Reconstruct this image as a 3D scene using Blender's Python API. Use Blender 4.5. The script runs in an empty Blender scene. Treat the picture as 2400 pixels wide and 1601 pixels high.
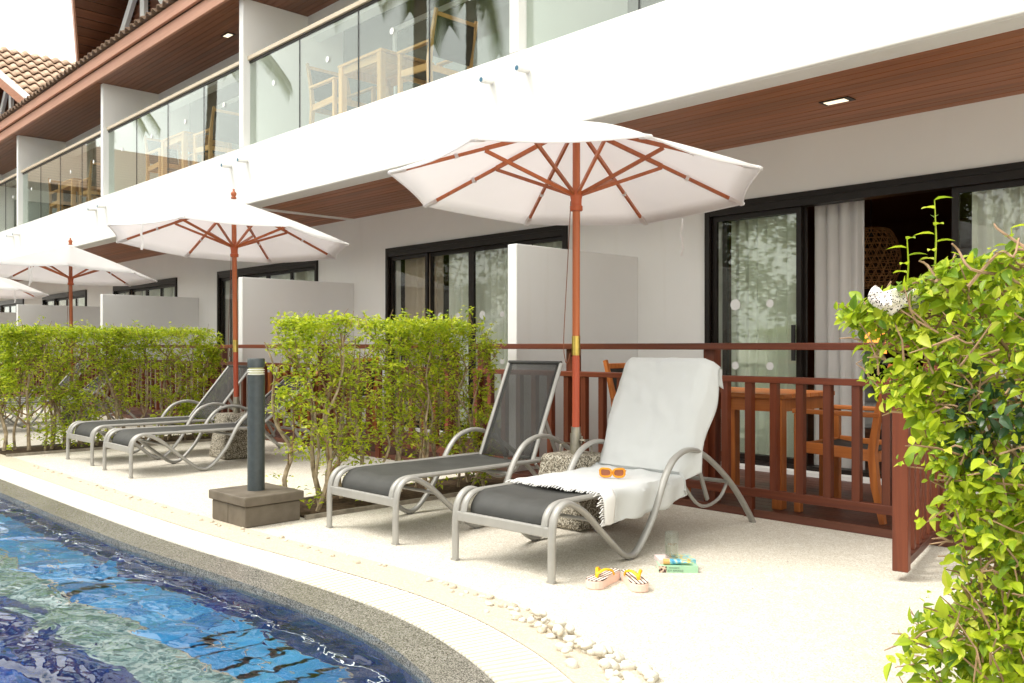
import bpy, bmesh, math, random
from mathutils import Vector, Matrix
from math import radians as rad, pi, sin, cos
random.seed(7)
sc = bpy.context.scene
COL = sc.collection

# ------------------------------------------------------------------ camera
CAMZ = 1.10
cam_d = bpy.data.cameras.new('camera')
cam = bpy.data.objects.new('camera', cam_d); COL.objects.link(cam)
cam_d.sensor_width = 36.0
cam_d.lens = 2053.0 / 2400.0 * 36.0
cam_d.shift_y = 11.5 / 2400.0
cam_d.clip_start = 0.05; cam_d.clip_end = 1500
cam.location = (0, 0, CAMZ)
cam.rotation_euler = (rad(90), 0, rad(90 - 43.8))
sc.camera = cam

# ------------------------------------------------------------------ world, sun, exposure
SUN_EL, SUN_AZ = 60.0, 238.0     # azimuth measured in the XY plane from +X, towards +Y
w = bpy.data.worlds.new('World'); sc.world = w; w.use_nodes = True
nt = w.node_tree; nt.nodes.clear()
sky = nt.nodes.new('ShaderNodeTexSky'); sky.sky_type = 'NISHITA'; sky.sun_disc = False
sky.sun_elevation = rad(SUN_EL); sky.sun_rotation = rad(90 - SUN_AZ)
sky.air_density = 1.0; sky.dust_density = 4.0; sky.ozone_density = 1.0
hs = nt.nodes.new('ShaderNodeHueSaturation'); hs.inputs['Saturation'].default_value = 0.10
mixw = nt.nodes.new('ShaderNodeMixRGB'); mixw.blend_type = 'MIX'; mixw.inputs[0].default_value = 0.6
mixw.inputs[2].default_value = (9.0, 8.85, 8.1, 1)       # even overcast cloud layer
bg = nt.nodes.new('ShaderNodeBackground'); bg.inputs[1].default_value = 0.13
ow = nt.nodes.new('ShaderNodeOutputWorld')
nt.links.new(sky.outputs[0], hs.inputs['Color']); nt.links.new(hs.outputs[0], mixw.inputs[1])
nt.links.new(mixw.outputs[0], bg.inputs[0]); nt.links.new(bg.outputs[0], ow.inputs[0])
sun_d = bpy.data.lights.new('sun', 'SUN'); sun_d.energy = 0.85; sun_d.angle = rad(18); sun_d.color = (1.0, 0.95, 0.86)
sun = bpy.data.objects.new('sun', sun_d); COL.objects.link(sun)
_sd = Vector((cos(rad(SUN_EL)) * cos(rad(SUN_AZ)), cos(rad(SUN_EL)) * sin(rad(SUN_AZ)), sin(rad(SUN_EL))))
sun.rotation_euler = _sd.to_track_quat('Z', 'Y').to_euler(); sun.location = (-6, -6, 20)
sc.view_settings.view_transform = 'Standard'; sc.view_settings.look = 'None'
sc.view_settings.exposure = 1.36; sc.view_settings.gamma = 1.0; sc.view_settings.use_curve_mapping = False
sc.render.engine = 'CYCLES'
sc.cycles.use_denoising = True
try: sc.cycles.denoiser = 'OPENIMAGEDENOISE'
except Exception: pass
sc.cycles.max_bounces = 10; sc.cycles.transparent_max_bounces = 24; sc.cycles.diffuse_bounces = 5
sc.cycles.glossy_bounces = 5; sc.cycles.transmission_bounces = 8; sc.cycles.sample_clamp_indirect = 6.0

# ------------------------------------------------------------------ materials
class NT:
    def __init__(s, name):
        s.m = bpy.data.materials.new(name); s.m.use_nodes = True
        s.t = s.m.node_tree; s.p = s.t.nodes['Principled BSDF']; s.o = s.t.nodes['Material Output']
    def n(s, typ, **kw):
        x = s.t.nodes.new(typ)
        for k, v in kw.items():
            if k in x.inputs: x.inputs[k].default_value = v
            else: setattr(x, k, v)
        return x
    def l(s, a, b): s.t.links.new(a, b)
    def ramp(s, src, stops, interp='LINEAR'):
        r = s.n('ShaderNodeValToRGB'); e = r.color_ramp.elements; r.color_ramp.interpolation = interp
        while len(e) < len(stops): e.new(0.5)
        for q, (p, c) in zip(e, stops):
            q.position = p; q.color = (*c, 1) if len(c) == 3 else c
        s.l(src, r.inputs[0]); return r.outputs[0]
    def coord(s, kind='Object', scale=(1, 1, 1), rot=(0, 0, 0)):
        tc = s.n('ShaderNodeTexCoord'); mp = s.n('ShaderNodeMapping')
        mp.inputs['Scale'].default_value = scale; mp.inputs['Rotation'].default_value = rot
        s.l(tc.outputs[kind], mp.inputs[0]); return mp.outputs[0]
    def geo(s, scale=(1, 1, 1)):
        g = s.n('ShaderNodeNewGeometry'); mp = s.n('ShaderNodeMapping'); mp.inputs['Scale'].default_value = scale
        s.l(g.outputs['Position'], mp.inputs[0]); return mp.outputs[0]
    def noise(s, vec, scale, detail=4, rough=.55, out='Fac', dist=0):
        x = s.n('ShaderNodeTexNoise'); x.inputs['Scale'].default_value = scale; x.inputs['Detail'].default_value = detail
        x.inputs['Roughness'].default_value = rough; x.inputs['Distortion'].default_value = dist
        s.l(vec, x.inputs['Vector']); return x.outputs[out]
    def mix(s, fac, a, b, mode='MIX'):
        x = s.n('ShaderNodeMixRGB', blend_type=mode)
        for i, v in enumerate((fac, a, b)):
            if hasattr(v, 'is_linked'): s.l(v, x.inputs[i])
            else: x.inputs[i].default_value = v if i == 0 else (*v, 1)
        return x.outputs[0]
    def bump(s, h, strength=.3, dist=.01):
        b = s.n('ShaderNodeBump'); b.inputs['Strength'].default_value = strength; b.inputs['Distance'].default_value = dist
        s.l(h, b.inputs['Height']); s.l(b.outputs[0], s.p.inputs['Normal']); return b.outputs[0]
    def base(s, c, rough=.5, spec=None, metal=0):
        if hasattr(c, 'is_linked'): s.l(c, s.p.inputs['Base Color'])
        else: s.p.inputs['Base Color'].default_value = (*c, 1)
        s.p.inputs['Roughness'].default_value = rough; s.p.inputs['Metallic'].default_value = metal
        if spec is not None: s.p.inputs['Specular IOR Level'].default_value = spec
        return s

M = {}
def plaster(name, c, var=.05, stain=True):
    k = NT(name); v = k.geo()
    n1 = k.noise(v, 1.3, 5); n2 = k.noise(k.geo((6, 6, .35)), 1.0, 3)
    a = k.ramp(n1, [(.3, tuple(x * (1 - var) for x in c)), (.7, c)])
    if stain:
        a = k.mix(k.ramp(n2, [(.62, (0, 0, 0)), (.8, (.35, .35, .35))]), a, tuple(x * y for x, y in zip(c, (.86, .84, .78))))
    k.base(a, .85, .2); k.bump(k.noise(v, 90, 4), .12, .004); M[name] = k.m
plaster('plaster', (.83, .825, .80)); plaster('plaster_parapet', (.80, .795, .765), .05)
plaster('grey_plaster', (.76, .76, .745), .04)
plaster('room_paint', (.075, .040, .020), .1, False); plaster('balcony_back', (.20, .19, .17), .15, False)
def wood(name, c1, c2, rough, axis=0, spec=.5, fine=1.0, coat=0, wear=0):
    k = NT(name); sc_ = [28 * fine] * 3; sc_[axis] = 1.2 * fine
    v = k.coord('Object', tuple(sc_)); oi = k.n('ShaderNodeObjectInfo')
    add = k.n('ShaderNodeVectorMath', operation='ADD'); k.l(v, add.inputs[0])
    mul = k.n('ShaderNodeVectorMath', operation='SCALE'); k.l(oi.outputs['Location'], mul.inputs[0]); mul.inputs['Scale'].default_value = 7.3
    k.l(mul.outputs[0], add.inputs[1])
    mu2 = k.n('ShaderNodeMath', operation='MULTIPLY'); k.l(oi.outputs['Random'], mu2.inputs[0]); mu2.inputs[1].default_value = 60
    ad2 = k.n('ShaderNodeVectorMath', operation='ADD'); k.l(add.outputs[0], ad2.inputs[0]); k.l(mu2.outputs[0], ad2.inputs[1])
    n = k.noise(ad2.outputs[0], 1.0, 6, .6, dist=.6)
    c = k.ramp(n, [(.28, c1), (.72, c2)])
    var = k.ramp(oi.outputs['Random'], [(0, (.78, .78, .78)), (1, (1.15, 1.12, 1.1))])
    c = k.mix(1.0, c, var, 'MULTIPLY')
    if wear:
        wv = k.noise(k.coord('Object', (14, 14, 14)), 4.0, 5)
        c = k.mix(k.ramp(wv, [(.72, (0, 0, 0)), (.78, (wear, wear, wear))]), c, (.55, .42, .33))
    k.base(c, rough, spec); k.bump(n, .15, .003)
    if coat: k.p.inputs['Coat Weight'].default_value = coat; k.p.inputs['Coat Roughness'].default_value = .2
    M[name] = k.m
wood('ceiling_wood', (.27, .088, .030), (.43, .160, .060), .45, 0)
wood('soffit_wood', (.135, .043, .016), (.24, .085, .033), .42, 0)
wood('gable_wood', (.12, .040, .017), (.20, .072, .031), .5, 1)
wood('fascia_wood', (.42, .19, .115), (.54, .27, .17), .5, 0, wear=.2)
wood('rail_wood_x', (.095, .020, .008), (.19, .046, .017), .42, 0, wear=.25)
wood('rail_wood_z', (.095, .020, .008), (.19, .046, .017), .42, 2, wear=.25)
wood('rail_wood_y', (.085, .024, .013), (.15, .045, .025), .42, 1, wear=.25)
wood('deck_wood', (.075, .022, .012), (.15, .050, .028), .5, 0, wear=.2)
wood('teak', (.40, .112, .022), (.62, .215, .052), .42, 2)
wood('teak_x', (.40, .112, .022), (.62, .215, .052), .42, 0)
wood('teak_pale', (.52, .26, .085), (.70, .40, .16), .5, 2)
wood('teak_pale_x', (.52, .26, .085), (.70, .40, .16), .5, 0)
wood('parasol_wood', (.36, .088, .026), (.50, .145, .048), .38, 2)
wood('parasol_pole_low', (.36, .060, .026), (.46, .088, .036), .42, 2, wear=.6)
wood('bed_wood', (.10, .035, .016), (.17, .065, .03), .5, 0)
def simple(name, c, rough=.5, spec=.5, metal=0, nscale=0, var=.15, bump=0):
    k = NT(name)
    if nscale:
        v = k.coord('Object'); n = k.noise(v, nscale, 4)
        k.base(k.ramp(n, [(.3, tuple(x * (1 - var) for x in c)), (.7, tuple(min(1, x * (1 + var * .5)) for x in c))]), rough, spec, metal)
        if bump: k.bump(n, bump, .003)
    else: k.base(c, rough, spec, metal)
    M[name] = k.m; return k
simple('frame_dark', (.012, .008, .006), .42, .3, 0, 12, .3)
simple('alu', (.37, .36, .335), .42, .5, .25, 9, .1, .02)
simple('alu_foot', (.16, .155, .14), .6)
simple('steel', (.42, .39, .32), .35, .5, .9, 15, .25)
simple('brass', (.72, .53, .14), .28, .5, 1.0, 14, .25)
simple('hub_plastic', (.46, .095, .03), .4)
simple('white_plastic', (.82, .82, .80), .4, .5, 0, 7, .06)
simple('pipe_blue', (.04, .14, .22), .5)
simple('bollard_paint', (.056, .068, .070), .36, .5, 0, 30, .18)
simple('lens_white', (.85, .85, .78), .3, .5, 0, 8, .05)
simple('lamp_glass_yellow', (.62, .60, .30), .2, .6, 0, 8, .05)
simple('soil', (.075, .050, .030), .95, .1, 0, 30, .6, .8)
simple('kerb_stone', (.30, .265, .21), .9, .2, 0, 18, .35, .4)
simple('handrail_metal', (.58, .49, .36), .4, .5, .2, 6, .1)
simple('seal_black', (.012, .012, .011), .6)
simple('navy_tile', (.010, .050, .20), .25, .5, 0, 8, .5)
simple('grout', (.50, .38, .27), .9)
simple('floor_tile', (.016, .105, .40), .25, .5, 0, 8, .4)
simple('cord_rope', (.20, .065, .03), .8)
simple('pillow', (.55, .52, .52), .9, .1, 0, 6, .15)
simple('dark_cushion', (.022, .016, .014), .9, .1, 0, 9, .3)
simple('sheet', (.66, .65, .65), .9, .1, 0, 5, .1)
simple('orange_frame', (.80, .30, .012), .25, .6)
simple('yellow_strap', (.86, .50, .012), .4)
simple('sole_pink', (.86, .64, .54), .7, .3, 0, 40, .05)
simple('tube_cap', (.70, .40, .13), .35)
simple('paper', (.80, .76, .66), .85, .2, 0, 90, .1)
simple('ink', (.03, .06, .04), .7)
simple('bark', (.40, .315, .205), .85, .2, 0, 24, .55, .5)
simple('twig', (.31, .20, .11), .8, .2, 0, 30, .4)
simple('twig_red', (.24, .095, .055), .7, .3, 0, 30, .4)
simple('twig_tan', (.40, .26, .16), .75, .3, 0, 30, .45)
simple('palm_trunk', (.22, .175, .125), .9, .2, 0, 5, .4, .6)
simple('sling_edge', (.035, .035, .033), .7)
k = NT('bollard_plinth'); v = k.geo()
c = k.ramp(k.noise(v, 9, 5), [(.3, (.105, .085, .060)), (.7, (.155, .130, .098))])
g_ = k.n('ShaderNodeNewGeometry'); sp = k.n('ShaderNodeSeparateXYZ'); k.l(g_.outputs['Position'], sp.inputs[0])
lowm = k.n('ShaderNodeMapRange'); k.l(sp.outputs[2], lowm.inputs[0]); lowm.inputs[1].default_value = 0; lowm.inputs[2].default_value = .13; lowm.inputs[3].default_value = .62; lowm.inputs[4].default_value = .3
th = k.n('ShaderNodeMath', operation='ADD'); k.l(k.noise(v, 60, 6, .7), th.inputs[0]); k.l(lowm.outputs[0], th.inputs[1])
c = k.mix(k.ramp(th.outputs[0], [(.565, (0, 0, 0)), (.60, (1, 1, 1))], ) if False else k.ramp(th.outputs[0], [(1.10, (0, 0, 0)), (1.14, (1, 1, 1))]), c, (.72, .70, .64))
k.base(c, .6, .4); k.bump(k.noise(v, 25, 5), .35, .004); M['bollard_plinth'] = k.m
# washed pebble ground
k = NT('ground_pebble'); v = k.geo()
big = k.noise(v, .9, 4); mid = k.noise(v, 14, 5, .65)
c = k.ramp(big, [(.25, (.58, .535, .45)), (.7, (.655, .615, .53))])
vo = k.n('ShaderNodeTexVoronoi'); vo.inputs['Scale'].default_value = 190; k.l(v, vo.inputs['Vector'])
hsv = k.n('ShaderNodeSeparateColor'); k.l(vo.outputs['Color'], hsv.inputs[0])
c = k.mix(k.ramp(hsv.outputs[0], [(.80, (0, 0, 0)), (.86, (.55, .55, .55))]), c, (.30, .245, .17))
c = k.mix(k.ramp(hsv.outputs[1], [(.72, (0, 0, 0)), (.80, (.6, .6, .6))]), c, (.88, .86, .80))
c = k.mix(k.ramp(mid, [(.35, (.35, .35, .35)), (.6, (0, 0, 0))]), c, (.52, .455, .355))
vo2 = k.n('ShaderNodeTexVoronoi'); vo2.inputs['Scale'].default_value = 7.0; k.l(v, vo2.inputs['Vector'])
c = k.mix(k.ramp(vo2.outputs['Distance'], [(.028, (.7, .7, .7)), (.04, (0, 0, 0))]), c, (.10, .08, .055))
k.base(c, .9, .15); k.bump(vo.outputs['Distance'], .35, .003); M['ground_pebble'] = k.m
k = NT('beige_strip'); v = k.geo()
vo = k.n('ShaderNodeTexVoronoi'); vo.inputs['Scale'].default_value = 150; k.l(v, vo.inputs['Vector'])
s2 = k.n('ShaderNodeSeparateColor'); k.l(vo.outputs['Color'], s2.inputs[0])
k.base(k.mix(k.noise(v, 6, 3), k.ramp(s2.outputs[0], [(.1, (.42, .35, .26)), (.6, (.57, .49, .38)), (1, (.68, .61, .50))]), (.57, .50, .39)), .9, .15)
k.bump(vo.outputs['Distance'], .5, .004); M['beige_strip'] = k.m
def speck(name, cols, scale, rough, bump=.2, spec=.4):
    k = NT(name); v = k.geo()
    vo = k.n('ShaderNodeTexVoronoi'); vo.inputs['Scale'].default_value = scale; k.l(v, vo.inputs['Vector'])
    s2 = k.n('ShaderNodeSeparateColor'); k.l(vo.outputs['Color'], s2.inputs[0])
    st = [(i / len(cols), c) for i, c in enumerate(cols)]
    c = k.ramp(s2.outputs[0], st, 'CONSTANT')
    c = k.mix(k.ramp(k.noise(v, 2.5, 4), [(.35, (.0, .0, .0)), (.7, (.35, .35, .35))]), c, tuple(x * .75 for x in cols[1]))
    k.base(c, rough, spec)
    if bump: k.bump(vo.outputs['Distance'], bump, .003)
    M[name] = k.m
speck('granite', [(.06, .055, .05), (.16, .15, .13), (.25, .235, .205), (.36, .34, .30), (.10, .095, .08), (.30, .285, .25)], 260, .22, 0, .5)
speck('aggregate', [(.06, .05, .035), (.22, .19, .14), (.44, .40, .32), (.60, .56, .47), (.13, .11, .08), (.36, .32, .25)], 140, .85, .6)
simple('grating_white', (.84, .81, .72), .6, .3, 0, 5, .04)
simple('grating_bed', (.66, .61, .50), .8)
simple('pebble_white', (.66, .62, .53), .75, .3, 0, 9, .12, .1)
k = NT('bench_tile'); oi = k.n('ShaderNodeObjectInfo')
k.base(k.ramp(oi.outputs['Random'], [(0, (.030, .20, .44)), (.5, (.05, .28, .54)), (1, (.09, .37, .62))]), .2); M['bench_tile'] = k.m
k = NT('mosaic_pale'); v = k.geo()
vo = k.n('ShaderNodeTexVoronoi'); vo.inputs['Scale'].default_value = 40; k.l(v, vo.inputs['Vector'])
s2 = k.n('ShaderNodeSeparateColor'); k.l(vo.outputs['Color'], s2.inputs[0])
k.base(k.ramp(s2.outputs[0], [(0, (.10, .18, .16)), (.4, (.27, .36, .31)), (.75, (.44, .48, .41)), (1, (.20, .26, .22))], 'CONSTANT'), .3); M['mosaic_pale'] = k.m
# water
k = NT('pool_water')
v = k.geo((1.0, 1.55, 1))
n1 = k.noise(v, 1.8, 1.2, .45, dist=1.1); n2 = k.noise(v, 6.0, 1.0, .5, dist=1.4); n3 = k.noise(v, 20, 1, .5)
mm = k.n('ShaderNodeMath', operation='MULTIPLY_ADD'); k.l(n2, mm.inputs[0]); mm.inputs[1].default_value = .11; k.l(n1, mm.inputs[2])
m3 = k.n('ShaderNodeMath', operation='MULTIPLY_ADD'); k.l(n3, m3.inputs[0]); m3.inputs[1].default_value = .022; k.l(mm.outputs[0], m3.inputs[2])
k.p.inputs['Base Color'].default_value = (.72, .90, 1, 1); k.p.inputs['Roughness'].default_value = .0
k.p.inputs['IOR'].default_value = 1.40; k.p.inputs['Transmission Weight'].default_value = 1.0
k.bump(m3.outputs[0], .95, .066); M['pool_water'] = k.m
# glass: thin pane, clear, mirrors the surroundings by angle
def pane(name, tint, ior, extra=0.0):
    k = NT(name); k.t.nodes.remove(k.p)
    gm = k.n('ShaderNodeNewGeometry'); dt = k.n('ShaderNodeVectorMath', operation='DOT_PRODUCT'); k.l(gm.outputs['Incoming'], dt.inputs[0]); k.l(gm.outputs['Normal'], dt.inputs[1])
    ab = k.n('ShaderNodeMath', operation='ABSOLUTE'); k.l(dt.outputs['Value'], ab.inputs[0])
    om = k.n('ShaderNodeMath', operation='SUBTRACT'); om.inputs[0].default_value = 1; k.l(ab.outputs[0], om.inputs[1])
    pw = k.n('ShaderNodeMath', operation='POWER'); k.l(om.outputs[0], pw.inputs[0]); pw.inputs[1].default_value = 4.6
    fr = k.n('ShaderNodeMath', operation='MULTIPLY_ADD'); k.l(pw.outputs[0], fr.inputs[0]); f0 = ((ior - 1) / (ior + 1)) ** 2; fr.inputs[1].default_value = 1 - f0; fr.inputs[2].default_value = f0
    add = k.n('ShaderNodeMath', operation='ADD'); k.l(fr.outputs[0], add.inputs[0]); add.inputs[1].default_value = extra; add.use_clamp = True
    tr = k.n('ShaderNodeBsdfTransparent'); tr.inputs[0].default_value = (*tint, 1)
    gl = k.n('ShaderNodeBsdfGlossy'); gl.inputs['Roughness'].default_value = 0.0; gl.inputs[0].default_value = (.93, .97, .95, 1)
    mx = k.n('ShaderNodeMixShader'); k.l(add.outputs[0], mx.inputs[0]); k.l(tr.outputs[0], mx.inputs[1]); k.l(gl.outputs[0], mx.inputs[2])
    k.l(mx.outputs[0], k.o.inputs[0]); M[name] = k.m
pane('balcony_glass', (.90, .94, .91), 1.6, .025); pane('door_glass', (.97, .985, .97), 1.42, .0)
pane('tumbler_glass', (.95, .96, .95), 1.45, .02)
pane('drink_water', (.86, .87, .84), 1.5, .10)
k = NT('sunglass_lens'); k.base((.32, .09, .03), .08, .7); M['sunglass_lens'] = k.m
# cloths
def cloth(name, c, trans=.0, weave=500, tcol=None, rough=.9):
    k = NT(name); v = k.coord('Object')
    n = k.noise(v, 3, 3); c_ = k.ramp(n, [(.3, tuple(x * .95 for x in c)), (.7, c)])
    k.base(c_, rough, .1)
    wv = k.n('ShaderNodeTexNoise'); wv.inputs['Scale'].default_value = weave; k.l(v, wv.inputs['Vector']); k.bump(wv.outputs[0], .12, .002)
    if trans:
        t = k.n('ShaderNodeBsdfTranslucent'); t.inputs[0].default_value = (*(tcol or c), 1)
        mx = k.n('ShaderNodeMixShader'); mx.inputs[0].default_value = trans
        k.l(k.p.outputs[0], mx.inputs[1]); k.l(t.outputs[0], mx.inputs[2]); k.l(mx.outputs[0], k.o.inputs[0])
    M[name] = k.m
cloth('canvas', (.89, .885, .87), .52, 300, (.90, .87, .88))
cloth('towel_grey', (.62, .635, .63), .06, 170)
cloth('towel_white', (.86, .855, .84), .06, 170)
cloth('curtain_sheer', (.88, .90, .80), .2, 100); cloth('curtain_taupe', (.52, .43, .34), .05, 100); cloth('curtain_white', (.84, .82, .79), .35, 100)
def sling(name, c, hole):
    k = NT(name); v = k.coord('Object')
    n = k.noise(v, 7, 4, .6); k.base(k.ramp(n, [(.3, tuple(x * .8 for x in c)), (.75, tuple(x * 1.25 for x in c))]), .62, .35)
    wv = k.n('ShaderNodeTexNoise'); wv.inputs['Scale'].default_value = 420; k.l(v, wv.inputs['Vector']); k.bump(wv.outputs[0], .2, .002)
    t = k.n('ShaderNodeBsdfTransparent'); mx = k.n('ShaderNodeMixShader'); mx.inputs[0].default_value = hole
    k.l(k.p.outputs[0], mx.inputs[1]); k.l(t.outputs[0], mx.inputs[2]); k.l(mx.outputs[0], k.o.inputs[0]); M[name] = k.m
sling('sling_seat', (.066, .066, .062), .10); sling('sling_back', (.050, .050, .047), .40); sling('chair_sling', (.035, .034, .032), .08)
def leafmat(name, stops, trans, rough=.35):
    k = NT(name); g = k.n('ShaderNodeNewGeometry'); oi = k.n('ShaderNodeObjectInfo')
    ad = k.n('ShaderNodeMath', operation='ADD'); k.l(g.outputs['Random Per Island'], ad.inputs[0]); k.l(oi.outputs['Random'], ad.inputs[1])
    fr = k.n('ShaderNodeMath', operation='FRACT'); k.l(ad.outputs[0], fr.inputs[0])
    c = k.ramp(fr.outputs[0], stops); k.base(c, rough, .45)
    t = k.n('ShaderNodeBsdfTranslucent'); k.l(k.mix(.5, c, (.42, .52, .03)), t.inputs[0])
    mx = k.n('ShaderNodeMixShader'); mx.inputs[0].default_value = trans
    k.l(k.p.outputs[0], mx.inputs[1]); k.l(t.outputs[0], mx.inputs[2]); k.l(mx.outputs[0], k.o.inputs[0]); M[name] = k.m
leafmat('leaf_hedge', [(0, (.10, .18, .012)), (.18, (.30, .41, .02)), (.55, (.52, .60, .03)), (.9, (.64, .68, .04)), (1, (.70, .66, .10))], .48)
leafmat('leaf_near', [(0, (.07, .18, .018)), (.2, (.24, .38, .02)), (.5, (.44, .57, .025)), (.85, (.58, .68, .035)), (1, (.66, .68, .10))], .45, .42)
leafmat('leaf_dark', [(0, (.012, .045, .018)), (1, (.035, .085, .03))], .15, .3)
leafmat('leaf_tree', [(0, (.025, .06, .012)), (.6, (.06, .115, .02)), (1, (.11, .17, .035))], .25)
leafmat('leaf_palm', [(0, (.07, .11, .03)), (1, (.16, .19, .07))], .25)
# terracotta
k = NT('roof_tile'); oi = k.n('ShaderNodeObjectInfo'); v = k.geo()
c = k.ramp(oi.outputs['Random'], [(0, (.40, .27, .19)), (.5, (.50, .35, .25)), (1, (.57, .42, .31))])
c = k.mix(k.ramp(k.noise(v, 6, 5), [(.4, (0, 0, 0)), (.75, (.5, .5, .5))]), c, (.30, .22, .16)); k.base(c, .8, .2); k.bump(k.noise(v, 40, 4), .2, .004); M['roof_tile'] = k.m
simple('eave_tile', (.235, .155, .105), .8, .2, 0, 9, .4)
k = NT('far_roof'); v = k.geo((0, 0, 1)); wv = k.n('ShaderNodeTexWave', wave_type='BANDS', bands_direction='Z'); wv.inputs['Scale'].default_value = 2.4; k.l(k.geo(), wv.inputs['Vector'])
k.base(k.mix(k.noise(k.geo((1, 6, 6)), 1.5, 3), k.ramp(wv.outputs['Fac'], [(.12, (.13, .08, .055)), (.3, (.36, .25, .18)), (1, (.46, .33, .25))]), (.36, .25, .19)), .8, .2); M['far_roof'] = k.m
k = NT('dotted_cloth'); v = k.coord('Object'); vo = k.n('ShaderNodeTexVoronoi'); vo.inputs['Scale'].default_value = 150; vo.inputs['Randomness'].default_value = .8; k.l(v, vo.inputs['Vector'])
k.base(k.ramp(vo.outputs['Distance'], [(.30, (.015, .012, .012)), (.36, (.86, .80, .76))]), .9, .1); M['dotted_cloth'] = k.m
k = NT('striped_top'); v = k.coord('Object'); wv = k.n('ShaderNodeTexWave', wave_type='BANDS', bands_direction='X'); wv.inputs['Scale'].default_value = 17.5; k.l(v, wv.inputs['Vector'])
k.base(k.ramp(wv.outputs['Fac'], [(.66, (.86, .70, .62)), (.72, (.035, .018, .02))]), .7, .2); M['striped_top'] = k.m
k = NT('rattan'); k.base((.42, .20, .08), .6, .3); M['rattan'] = k.m
k = NT('lamp_shade_lit'); k.base((.8, .4, .12), .8); k.p.inputs['Emission Color'].default_value = (1, .33, .06, 1); k.p.inputs['Emission Strength'].default_value = .9; M['lamp_shade_lit'] = k.m
k = NT('downlight_lit'); k.base((.9, .85, .7), .4); k.p.inputs['Emission Color'].default_value = (1, .86, .62, 1); k.p.inputs['Emission Strength'].default_value = .5; M['downlight_lit'] = k.m
k = NT('book_green'); k.base((.40, .66, .44), .5, .4); M['book_green'] = k.m
k = NT('book_photo'); v = k.coord('Object'); vo = k.n('ShaderNodeTexVoronoi'); vo.inputs['Scale'].default_value = 75; k.l(v, vo.inputs['Vector'])
k.base(k.ramp(vo.outputs['Distance'], [(.35, (.05, .015, .012)), (.55, (.75, .55, .42))]), .5); M['book_photo'] = k.m
k = NT('cover_beach'); v = k.coord('Object'); n = k.noise(v, 16, 3, .5, dist=1.5)
k.base(k.ramp(n, [(.36, (.12, .42, .58)), (.46, (.40, .66, .66)), (.55, (.75, .62, .22)), (.66, (.62, .36, .12))]), .35); M['cover_beach'] = k.m
k = NT('cover_pink'); k.base((.80, .66, .64), .4); M['cover_pink'] = k.m
k = NT('tube_body'); v = k.coord('Object'); n = k.noise(v, 22, 3, .5, dist=1.2)
k.base(k.ramp(n, [(.40, (.05, .30, .50)), (.52, (.22, .54, .62)), (.62, (.78, .58, .16))]), .25, .6); M['tube_body'] = k.m

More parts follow.
